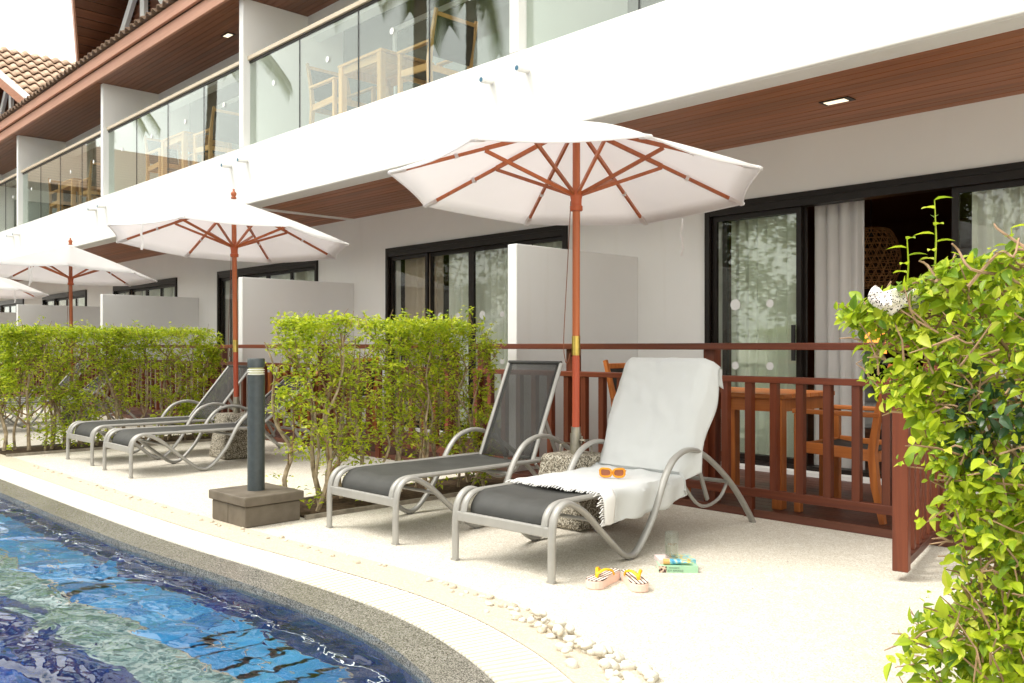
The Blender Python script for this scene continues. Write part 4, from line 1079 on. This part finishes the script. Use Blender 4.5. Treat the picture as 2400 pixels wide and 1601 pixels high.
# ------------------------------------------------------------------ bollard light
bo = thing('bollard_light', 'dark grey cylindrical bollard light on a brown block plinth', 'bollard', (-5.145, 2.68, 0), rad(1.5))
obj('plinth_block', MB().box(-.215, -.006, -.19, .19, 0, .128).box(-.0055, .215, -.19, .19, 0, .127), 'bollard_plinth', bo, bevel=.008)
obj('plinth_cap', MB().box(-.235, .235, -.205, .205, .131, .188), 'bollard_plinth', bo, bevel=.008)
obj('post', MB().lathe([(.054, .188), (.054, .918)], 32), 'bollard_paint', bo, smooth=True)
obj('light_window', MB().lathe([(.046, .919), (.046, .966)], 28), 'lamp_glass_yellow', bo, smooth=True)
for j in range(3): obj('louvre_ring', MB().lathe([(.040, .926 + j * .014), (.0535, .922 + j * .014), (.0535, .926 + j * .014), (.040, .931 + j * .014)], 28), 'lens_white', bo, smooth=True)
obj('cap', MB().lathe([(.054, .967), (.054, 1.018), (.050, 1.024)], 32), 'bollard_paint', bo, smooth=True)

# ------------------------------------------------------------------ hedges
def leaf_mesh(mb, p, d, up, ln, wd, curl=.2, n=2):
    d = d.normalized(); r = d.cross(up)
    r = r.normalized() if r.length > 1e-4 else d.orthogonal().normalized(); u = r.cross(d)
    if n == 2:
        a = p; m1 = p + d * ln * .45; t = p + d * ln - u * ln * curl
        mb.add([a, m1 + r * wd / 2 + u * wd * .18, m1 - u * ln * .02, m1 - r * wd / 2 + u * wd * .18, t], [(0, 1, 2), (0, 2, 3), (1, 4, 2), (2, 4, 3)])
    else:
        prof = [(0, .04), (.12, .55), (.35, 1.0), (.62, .85), (.85, .42), (1.0, .02)]
        rows = []
        for q, w_ in prof:
            c = p + d * ln * q - u * ln * curl * q * q; h = wd / 2 * w_
            rows.append([c + r * h + u * h * .45, c, c - r * h + u * h * .45])
        mb.grid(rows)
def hedge(label, x0, x1, y0, y1, h, nstem, nclump, leaf, name='hedge', group='clipped hedges between the terraces', seed=1, side=None):
    rnd = random.Random(seed)
    cx, cy = (x0 + x1) / 2, (y0 + y1) / 2
    t = thing(name, label, 'hedge', (cx, cy, 0), group=group)
    tips = []; tw_ = MB()
    for i in range(nstem):
        bx = rnd.uniform(x0 + .08, x1 - .04) - cx; by = y0 + (y1 - y0) * (i + rnd.uniform(.2, .8)) / nstem - cy
        hh = h * rnd.uniform(.80, .98); lean = Vector((rnd.gauss(0, .05), rnd.gauss(0, .10), 0)); pts = []
        for q in range(7):
            u = q / 6; pts.append(Vector((bx, by, .02 + hh * u)) + lean * u * 1.5 + Vector((rnd.gauss(0, .018), rnd.gauss(0, .022), 0)) * (q > 0))
        st = MB(); r0 = rnd.uniform(.010, .021); st.tube(catmull(pts, 3), [r0 * (1 - .75 * q / 18) for q in range(19)], 6)
        obj('stem', st, 'bark', t, smooth=True)
        for b in range(rnd.randint(5, 8)):
            u = rnd.uniform(.18, .92); k_ = int(u * 6); p = pts[k_].lerp(pts[min(k_ + 1, 6)], u * 6 - k_)
            d = Vector((rnd.gauss(0, .6), rnd.gauss(0, .7), rnd.uniform(.3, 1.2))).normalized(); ln = rnd.uniform(.15, .42)
            q1 = p + d * ln * .5 + Vector((rnd.gauss(0, .02), rnd.gauss(0, .02), .02)); q2 = p + d * ln
            lim = lambda v_: Vector((max(x0 - cx - .03, min(x1 - cx + .03, v_.x)), max(y0 - cy - .04, min(y1 - cy + .05, v_.y)), min(v_.z, h)))
            q1, q2 = lim(q1), lim(q2)
            tw_.tube([p, q1, q2], [r0 * .42, r0 * .3, .0022], 4); tips += [q1, q2, q2]
            for c in range(4):
                d2 = Vector((rnd.gauss(0, 1), rnd.gauss(0, 1), rnd.gauss(.3, .6))).normalized(); q3 = lim(q1.lerp(q2, rnd.random()) + d2 * rnd.uniform(.06, .16))
                tw_.tube([q1, q1.lerp(q3, .5) + Vector((0, 0, .01)), q3], [.003, .0024, .0014], 3); tips.append(q3)
    # clumps on the outer faces and top
    for i in range(nclump):
        f = rnd.random()
        if f < .24: p = Vector((rnd.uniform(x0, x1), rnd.uniform(y0, y1), h - abs(rnd.gauss(0, .05))))
        elif f < .62: p = Vector((x1 - abs(rnd.gauss(0, .05)), rnd.uniform(y0, y1), rnd.uniform(.06, h)))
        elif f < .76: p = Vector((rnd.uniform(x0, x1), y0 + abs(rnd.gauss(0, .05)), rnd.uniform(.08, h)))
        elif f < .84: p = Vector((rnd.uniform(x0, x1), y1 - abs(rnd.gauss(0, .05)), rnd.uniform(.08, h)))
        else: p = Vector((x0 + abs(rnd.gauss(0, .06)), rnd.uniform(y0, y1), rnd.uniform(.06, h)))
        # patchy density: gaps in the middle and low down
        g = sin(p.y * 5.1 + seed) * sin(p.z * 4.3 + 2 * seed) + .5 * sin(p.y * 11 + p.z * 9) + (.55 if p.z > h * .75 else 0) - (.12 if p.z < .30 else 0)
        if g < rnd.uniform(-.7, .9) + (.42 if .22 * h < p.z < .66 * h else 0): continue
        tips.append(p - Vector((cx, cy, 0)))
    for i in range(int((y1 - y0) * 26)):
        p = Vector((rnd.uniform(x0, x1) - cx, rnd.uniform(y0, y1) - cy, h - rnd.uniform(.02, .10))); q = p + Vector((rnd.gauss(0, .035), rnd.gauss(0, .035), rnd.uniform(.04, .13)))
        tw_.tube([p, q], [.0034, .0018], 4)
        if rnd.random() < .45: tips.append(q)
    obj('twigs', tw_, 'twig', t)['kind'] = 'stuff'
    lf = MB()
    for p in tips:
        ax = Vector((rnd.gauss(0, .6), rnd.gauss(0, .6), rnd.uniform(-.1, 1))).normalized(); nl = rnd.randint(5, 10); sp = rnd.uniform(.03, .075)
        for q in range(nl):
            o_ = p + ax * sp * (q / nl - .3) * 1.6 + Vector((rnd.gauss(0, .012), rnd.gauss(0, .012), rnd.gauss(0, .012)))
            dd = Vector((rnd.gauss(0, 1), rnd.gauss(0, 1), rnd.gauss(.1, .5))); upv = Vector((rnd.gauss(0, .45), rnd.gauss(0, .45), 1))
            leaf_mesh(lf, o_, dd, upv, leaf * rnd.uniform(.65, 1.25), leaf * rnd.uniform(.42, .6), rnd.uniform(.05, .3))
    obj('foliage', lf, 'leaf_hedge', t)['kind'] = 'stuff'
    return t
def bed(name_label, x0, x1, y0, y1):
    b = tag(obj('planting_bed', MB().box(x0, x1, y0, y1, .002, .012), 'soil'), kind='structure')
    mb = MB().box(x0 - .02, x0, y0 - .02, y1, 0, .028); obj('kerb', mb, 'kerb_stone', b); obj('kerb', MB().box(x1, x1 + .02, y0 - .02, y1, 0, .028), 'kerb_stone', b)
bed('', -5.50, -4.93, 2.92, 5.0); bed('', -10.42, -9.78, 2.42, 5.0); bed('', -.92, -.4, 2.5, 4.3)
hedge('tall trimmed lime green hedge behind the bollard light', -5.46, -4.97, 2.96, 4.62, 1.28, 22, 2300, .040, seed=3)
hedge('long trimmed lime green hedge beside the far pair of loungers', -10.38, -9.80, 2.42, 4.65, 1.28, 28, 3600, .044, seed=8)
hedge('clipped hedge beyond the third parasol', -15.3, -14.75, 2.5, 4.6, 1.26, 10, 700, .05, seed=5)
# the near hedge with big leaves
def near_hedge():
    rnd = random.Random(11); ox, oy = -.88, 3.05
    t = thing('big_leaf_hedge', 'bright lime hedge with large glossy leaves beside the open gate', 'hedge', (ox, oy, 0), group='clipped hedges between the terraces')
    X0_, X1_, Y0_, Y1_, Hh = -1.135, -.45, 2.33, 3.9, 1.33
    tw_ = MB(); tips = []
    def xl_at(z):      # the foliage narrows towards the ground
        return X0_ + .03 + .27 * max(0, min(1, (1.12 - z) / .42)) - .13 * max(0, min(1, (.48 - z) / .2)) + .025 * sin(z * 17)
    def prune(v_): return v_
    for i in range(16):
        bx = rnd.uniform(-.86, -.5); by = rnd.uniform(2.45, 3.8); hh = rnd.uniform(1.0, 1.30); pts = []
        for q in range(7):
            u = q / 6; pts.append(Vector((bx, by, .015 + hh * u)) + Vector((rnd.gauss(0, .03), rnd.gauss(0, .03), 0)) * (q > 0) + Vector((rnd.uniform(-.02, .02), 0, 0)))
        st = MB(); r0 = rnd.uniform(.012, .02); st.tube([p - Vector((ox, oy, 0)) for p in catmull(pts, 3)], [r0 * (1 - .7 * q / 18) for q in range(19)], 7); obj('stem', st, 'bark', t, smooth=True)
        for b in range(20):
            u = rnd.uniform(.08, 1.0); k_ = min(5, int(u * 6)); p = pts[k_].lerp(pts[k_ + 1], u * 6 - k_)
            d = Vector((rnd.gauss(-.25, .6), rnd.gauss(-.35, .6), rnd.uniform(.0, .9))).normalized(); ln = rnd.uniform(.15, .40)
            q2 = p + d * ln; q2.x = max(q2.x, xl_at(q2.z) - .03); q2.y = max(q2.y, Y0_ - .03); q2.z = min(q2.z, Hh + .02)
            q1 = p.lerp(q2, .5) + Vector((rnd.gauss(0, .02), rnd.gauss(0, .02), rnd.gauss(0, .02)))
            O = Vector((ox, oy, 0)); tw_.tube([p - O, q1 - O, q2 - O], [.0075, .005, .0022], 5); tips += [q1, q2]
            for c in range(3):
                q3 = q1.lerp(q2, rnd.uniform(.2, 1)) + Vector((rnd.gauss(0, 1), rnd.gauss(-.2, 1), rnd.gauss(.2, .7))).normalized() * rnd.uniform(.05, .16)
                q3.x = max(q3.x, xl_at(q3.z) - .04); tw_.tube([q1 - O, q1.lerp(q3, .6) - O + Vector((0, 0, .008)), q3 - O], [.0035, .0028, .0016], 4); tips.append(q3)
    obj('twigs', tw_, 'twig', t, smooth=True)['kind'] = 'stuff'
    # bare pruned branch ends on top
    br = MB()
    for i in range(60):
        p = Vector((rnd.uniform(-1.08, -.6), rnd.uniform(2.3, 2.8), 0)); p.z = rnd.uniform(1.15, 1.21) + .12 * min(1, max(0, (p.x + 1.08) / .38)); d = Vector((rnd.gauss(-.6, .5), rnd.gauss(-.2, .5), rnd.uniform(-.05, .55))).normalized(); ln = rnd.uniform(.04, .12)
        O = Vector((ox, oy, 0)); m_ = p + d * ln * .5 + Vector((0, 0, rnd.gauss(0, .012)))
        kk = Vector((rnd.gauss(0, .014), rnd.gauss(0, .014), rnd.gauss(0, .016))); br.tube(catmull([p - d * .05 - O, m_ + kk - O, p + d * ln * .8 - kk * .6 - O, p + d * ln - O + Vector((0, 0, .012))], 3), [.0046 - .00026 * q for q in range(10)], 5)
    for i in range(80):
        z = rnd.uniform(.05, 1.15); p = Vector((xl_at(z) + rnd.uniform(.0, .12), rnd.uniform(2.32, 2.6), z)); d = Vector((rnd.gauss(-.8, .4), rnd.gauss(-.3, .5), rnd.gauss(.15, .35))).normalized(); ln = rnd.uniform(.03, .09)
        O = Vector((ox, oy, 0)); br.tube([p - O, p + d * ln * .5 - O + Vector((0, 0, .006)), p + d * ln - O], [.0034, .0026, .0014], 4)
    for i in range(330):
        z = rnd.uniform(.03, 1.2); p = Vector((rnd.uniform(xl_at(z) + .02, X1_), Y0_ + rnd.uniform(-.01, .10), z)); d = Vector((rnd.gauss(-.2, .7), rnd.gauss(-.1, .3), rnd.gauss(.25, .6))).normalized(); ln = rnd.uniform(.05, .14)
        O = Vector((ox, oy, 0)); br.tube([p - O, p + d * ln * .5 - O + Vector((rnd.gauss(0, .01), 0, rnd.gauss(0, .01))), p + d * ln - O], [.0032, .0026, .0014], 4)
    obj('bare_twigs', br, 'twig_tan', t, smooth=True)['kind'] = 'stuff'
    # leaves
    leaves = []
    for i in range(3300):
        f = rnd.random(); z = rnd.uniform(.03, Hh)
        if f < .66: p = Vector((rnd.uniform(xl_at(z), X1_), Y0_ + abs(rnd.gauss(0, .07)), z))
        elif f < .82: p = Vector((xl_at(z) + abs(rnd.gauss(0, .05)), rnd.uniform(Y0_, Y1_), z))
        else: p = Vector((rnd.uniform(X0_, X1_), rnd.uniform(Y0_, 3.2), Hh - abs(rnd.gauss(0, .05)) - .10 * max(0, (-.75 - 0 + .0) - 0)))
        topz = 1.21 + .13 * min(1, max(0, (p.x + 1.08) / .38))
        if p.z > topz: p.z = topz - abs(rnd.gauss(0, .04))
        g = sin(p.x * 13 + p.z * 5) * sin(p.z * 8.5 + p.x * 4) + (.4 if z > .55 else .25)
        if g < rnd.uniform(-1.0, .1): continue
        tips.append(p)
    for p in tips:
        nl = rnd.randint(2, 4); a0 = rnd.uniform(0, 6.28); ax = Vector((rnd.gauss(-.2, .5), rnd.gauss(-.5, .4), rnd.gauss(.4, .4))).normalized()
        for q in range(nl):
            a = a0 + 2.2 * q; side_ = ax.orthogonal().normalized(); side_.rotate(Matrix.Rotation(a, 3, ax))
            d = (ax * .45 + side_).normalized(); upv = (ax + Vector((0, -.35, .6))).normalized() + Vector((rnd.gauss(0, .25), rnd.gauss(0, .25), rnd.gauss(0, .25)))
            leaves.append((p + ax * .012 * q, d, upv, rnd.choice([.016, .020, .025, .030, .036, .042, .050]) * rnd.uniform(.8, 1.1), rnd.uniform(.1, .35)))
    camp = Vector((0, 0, CAMZ)); fw = Vector((-.722, .692, 0)); rt = Vector((.692, .722, 0))
    def score(L_):
        p = L_[0] - camp; d = p.dot(fw); u = p.dot(rt) / d
        return L_[3] / d if u < .56 and -.36 < p.z / d < .3 else -1
    leaves.sort(key=score, reverse=True)
    big = leaves[:900]; rnd.shuffle(big); single = big[:300]; rest = big[300:] + leaves[900:]
    protos = []
    for c in range(4):
        m_ = MB(); leaf_mesh(m_, Vector((0, 0, 0)), Vector((0, 1, 0)), Vector((0, 0, 1)), 1.0, .52 + .04 * c, .10 + .09 * c, 5); me = m_.mesh('leaf'); me.materials.append(M['leaf_near'])
        for p in me.polygons: p.use_smooth = True
        protos.append(me)
    O = Vector((ox, oy, 0))
    for p, d, u, ln, cu in single:
        o = bpy.data.objects.new('leaf', protos[rnd.randrange(4)]); COL.objects.link(o); o.parent = t
        d = d.normalized(); r = d.cross(u).normalized(); u2 = r.cross(d)
        o.matrix_local = Matrix.Translation(p - O) @ Matrix((r, d, u2)).transposed().to_4x4() @ Matrix.Scale(ln, 4)
    lf = MB(); dk = MB()
    for p, d, u, ln, cu in rest:
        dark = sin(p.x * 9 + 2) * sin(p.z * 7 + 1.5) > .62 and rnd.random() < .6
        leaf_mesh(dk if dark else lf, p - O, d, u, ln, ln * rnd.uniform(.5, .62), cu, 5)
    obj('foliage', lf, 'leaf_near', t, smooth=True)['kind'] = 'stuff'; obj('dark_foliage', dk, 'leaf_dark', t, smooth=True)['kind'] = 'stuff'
    # two tall fresh shoots
    for bx, by, bz, hgt in ((-.88, 2.36, 1.28, .20), (-.95, 2.36, 1.25, .14), (-.70, 2.36, 1.30, .09)):
        s_ = MB(); b0 = Vector((bx, by, bz)) - O; pts = [b0, b0 + Vector((.004, 0, hgt * .5)), b0 + Vector((.0, .0, hgt))]; s_.tube(pts, [.0028, .0024, .0014], 5)
        for q in range(int(hgt / .022)):
            p = b0 + Vector((0, 0, hgt * (q + 1) / (hgt / .022))); a = q * 2.4; d = Vector((cos(a), sin(a) - .3, .35)); leaf_mesh(s_, p, d, Vector((0, 0, 1)), .052 - .001 * q, .021, .35, 5)
        obj('shoot', s_, 'leaf_near', t, smooth=True)
near_hedge()
# dotted cloth caught in the top of the near hedge
dc = MB(); rows = []
for i in range(15):
    row = []
    for j in range(29):
        a = i / 14 * pi; b = j / 28 * 2 * pi
        x = .085 * cos(a); y = .035 * sin(a) * cos(b); z = .034 * sin(a) * sin(b)
        ww = 1 + .28 * sin(9 * x * 12 + 2 * b) + .16 * sin(5 * b + 70 * x); pinch = 1 - .5 * math.exp(-(x / .018) ** 2)
        row.append((x, y * ww * pinch, z * ww * pinch + .008 * sin(60 * x)))
    rows.append(row)
dc.grid(rows); o = obj('dotted_cloth', dc, 'dotted_cloth', smooth=True); o.location = (-.962, 2.345, 1.222); o.rotation_euler = (.1, rad(4), rad(46)); tag(o, 'crumpled white cloth with black dots lying in the hedge top', 'cloth')

# ------------------------------------------------------------------ surroundings seen only in the reflections
def palm(label, x, y, h, seed):
    rnd = random.Random(seed); t = thing('palm_tree', label, 'palm', (x, y, 0), group='palms across the pool')
    pts = [(.15 * sin(q * .5 + seed), .12 * cos(q * .4), h * q / 10) for q in range(11)]; tp = Vector(pts[-1])
    P_ = catmull(pts, 5); obj('trunk', MB().tube(P_, [.17 - .05 * q / len(P_) + .008 * (q % 2) for q in range(len(P_))], 12), 'palm_trunk', t, smooth=True)
    for f in range(15):
        a = 2 * pi * f / 15 + rnd.uniform(-.15, .15); el = rnd.uniform(-.1, .9); L_ = rnd.uniform(2.0, 2.6); mb = MB(); ra = []
        for q in range(11):
            u = q / 10; hd = L_ * u * cos(el * (1 - .5 * u)); z = L_ * (u * sin(el) - .75 * u * u); ra.append(tp + Vector((cos(a) * hd, sin(a) * hd, z)))
        mb.tube(ra, [.025 - .002 * q for q in range(11)], 5)
        sd = Vector((-sin(a), cos(a), 0))
        for q in range(44):
            u = .12 + .88 * q / 44; k_ = min(9, int(u * 10)); p = ra[k_].lerp(ra[k_ + 1], u * 10 - k_); dr = (ra[k_ + 1] - ra[k_]).normalized()
            for s_ in (-1, 1):
                d = (dr * .55 + sd * s_ * .75 + Vector((0, 0, -.55))).normalized(); ln = .62 * (1 - .5 * u) + .1
                e = p + d * ln; n_ = d.cross(dr).normalized().cross(d) * .026
                mb.add([p + n_, p - n_, e + Vector((0, 0, -.08))], [(0, 1, 2)])
        obj('frond', mb, 'leaf_palm', t)
palm('tall palm across the pool mirrored in the balcony glass', -14.1, -.45, 9.7, 1); palm('slender palm mirrored beside the balcony column', -15.6, -2.9, 10.7, 4)
palm('palm mirrored in the middle balcony', -29.4, .95, 10.0, 6); palm('palm mirrored in the far balcony', -24.2, -.6, 10.5, 9)
def tree(x, y, h, seed, r=2.2):
    rnd = random.Random(seed); t = thing('garden_tree', 'leafy garden tree across the pool mirrored in the door glass', 'tree', (x, y, 0), group='garden trees across the pool')
    mb = MB(); mb.tube([(0, 0, 0), (.1, .05, h * .3), (0, .1, h * .6)], [.16, .12, .07], 8); cl = []
    for b in range(26):
        a = rnd.uniform(0, 6.28); e = Vector((cos(a) * rnd.uniform(.3, r), sin(a) * rnd.uniform(.3, r), h * rnd.uniform(.16, 1))); cl.append(e); mb.tube([(0, 0, h * rnd.uniform(.25, .55)), e * .6 + Vector((0, 0, e.z * .1)), e], [.05, .03, .01], 5)
    obj('trunk', mb, 'bark', t); lf = MB()
    for c in cl:
        for q in range(170):
            p = c + Vector((rnd.gauss(0, .42), rnd.gauss(0, .42), rnd.gauss(0, .32))); leaf_mesh(lf, p, Vector((rnd.gauss(0, 1), rnd.gauss(0, 1), rnd.gauss(0, .5))), Vector((rnd.gauss(0, .5), rnd.gauss(0, .5), 1)), .30, .17)
    obj('crown', lf, 'leaf_tree', t)['kind'] = 'stuff'
for i, (x, y, h) in enumerate(((-8, -9.5, 4.6), (-11.5, -10.5, 5.4), (-15.5, -10, 5), (-19, -9.5, 5.2), (-4.5, -10, 5), (-1, -9.2, 4.5), (-22.5, -9, 4.6), (2.5, -8.5, 4.6), (-26.5, -7.5, 4.2))): tree(x, y, h + 2.2, 20 + i, 2.6)
ob = thing('opposite_wing', 'white hotel wing with tiled roof mirrored in the balcony glass', 'building', (-34, -4, 0))
obj('wall', MB().box(-3, 2, -9, 7.2, 0, 6.4), 'plaster', ob)
for f in (1, 0):
    for j in range(4):
        y = -8.2 + j * 3.9
        obj('balcony', MB().box(2.0, 3.1, y, y + 3.4, .6 + f * 3, 1.1 + f * 3), 'plaster', ob)
        w_ = obj('window', MB().box(2.0, 2.05, y + .5, y + 2.9, 1.0 + f * 3, 2.9 + f * 3), 'frame_dark', ob); obj('pane', MB().box(2.05, 2.06, y + .6, y + 2.8, 1.1 + f * 3, 2.8 + f * 3), 'door_glass', w_)
obj('roof', MB().add([(3.6, -9.6, 6.3), (3.6, 7.6, 6.3), (-.5, 7.6, 8.6), (-.5, -9.6, 8.6), (-4.4, -9.6, 6.3), (-4.4, 7.6, 6.3)], [(0, 1, 2, 3), (3, 2, 5, 4), (1, 5, 2), (0, 3, 4), (0, 4, 5, 1)]), 'far_roof', ob)
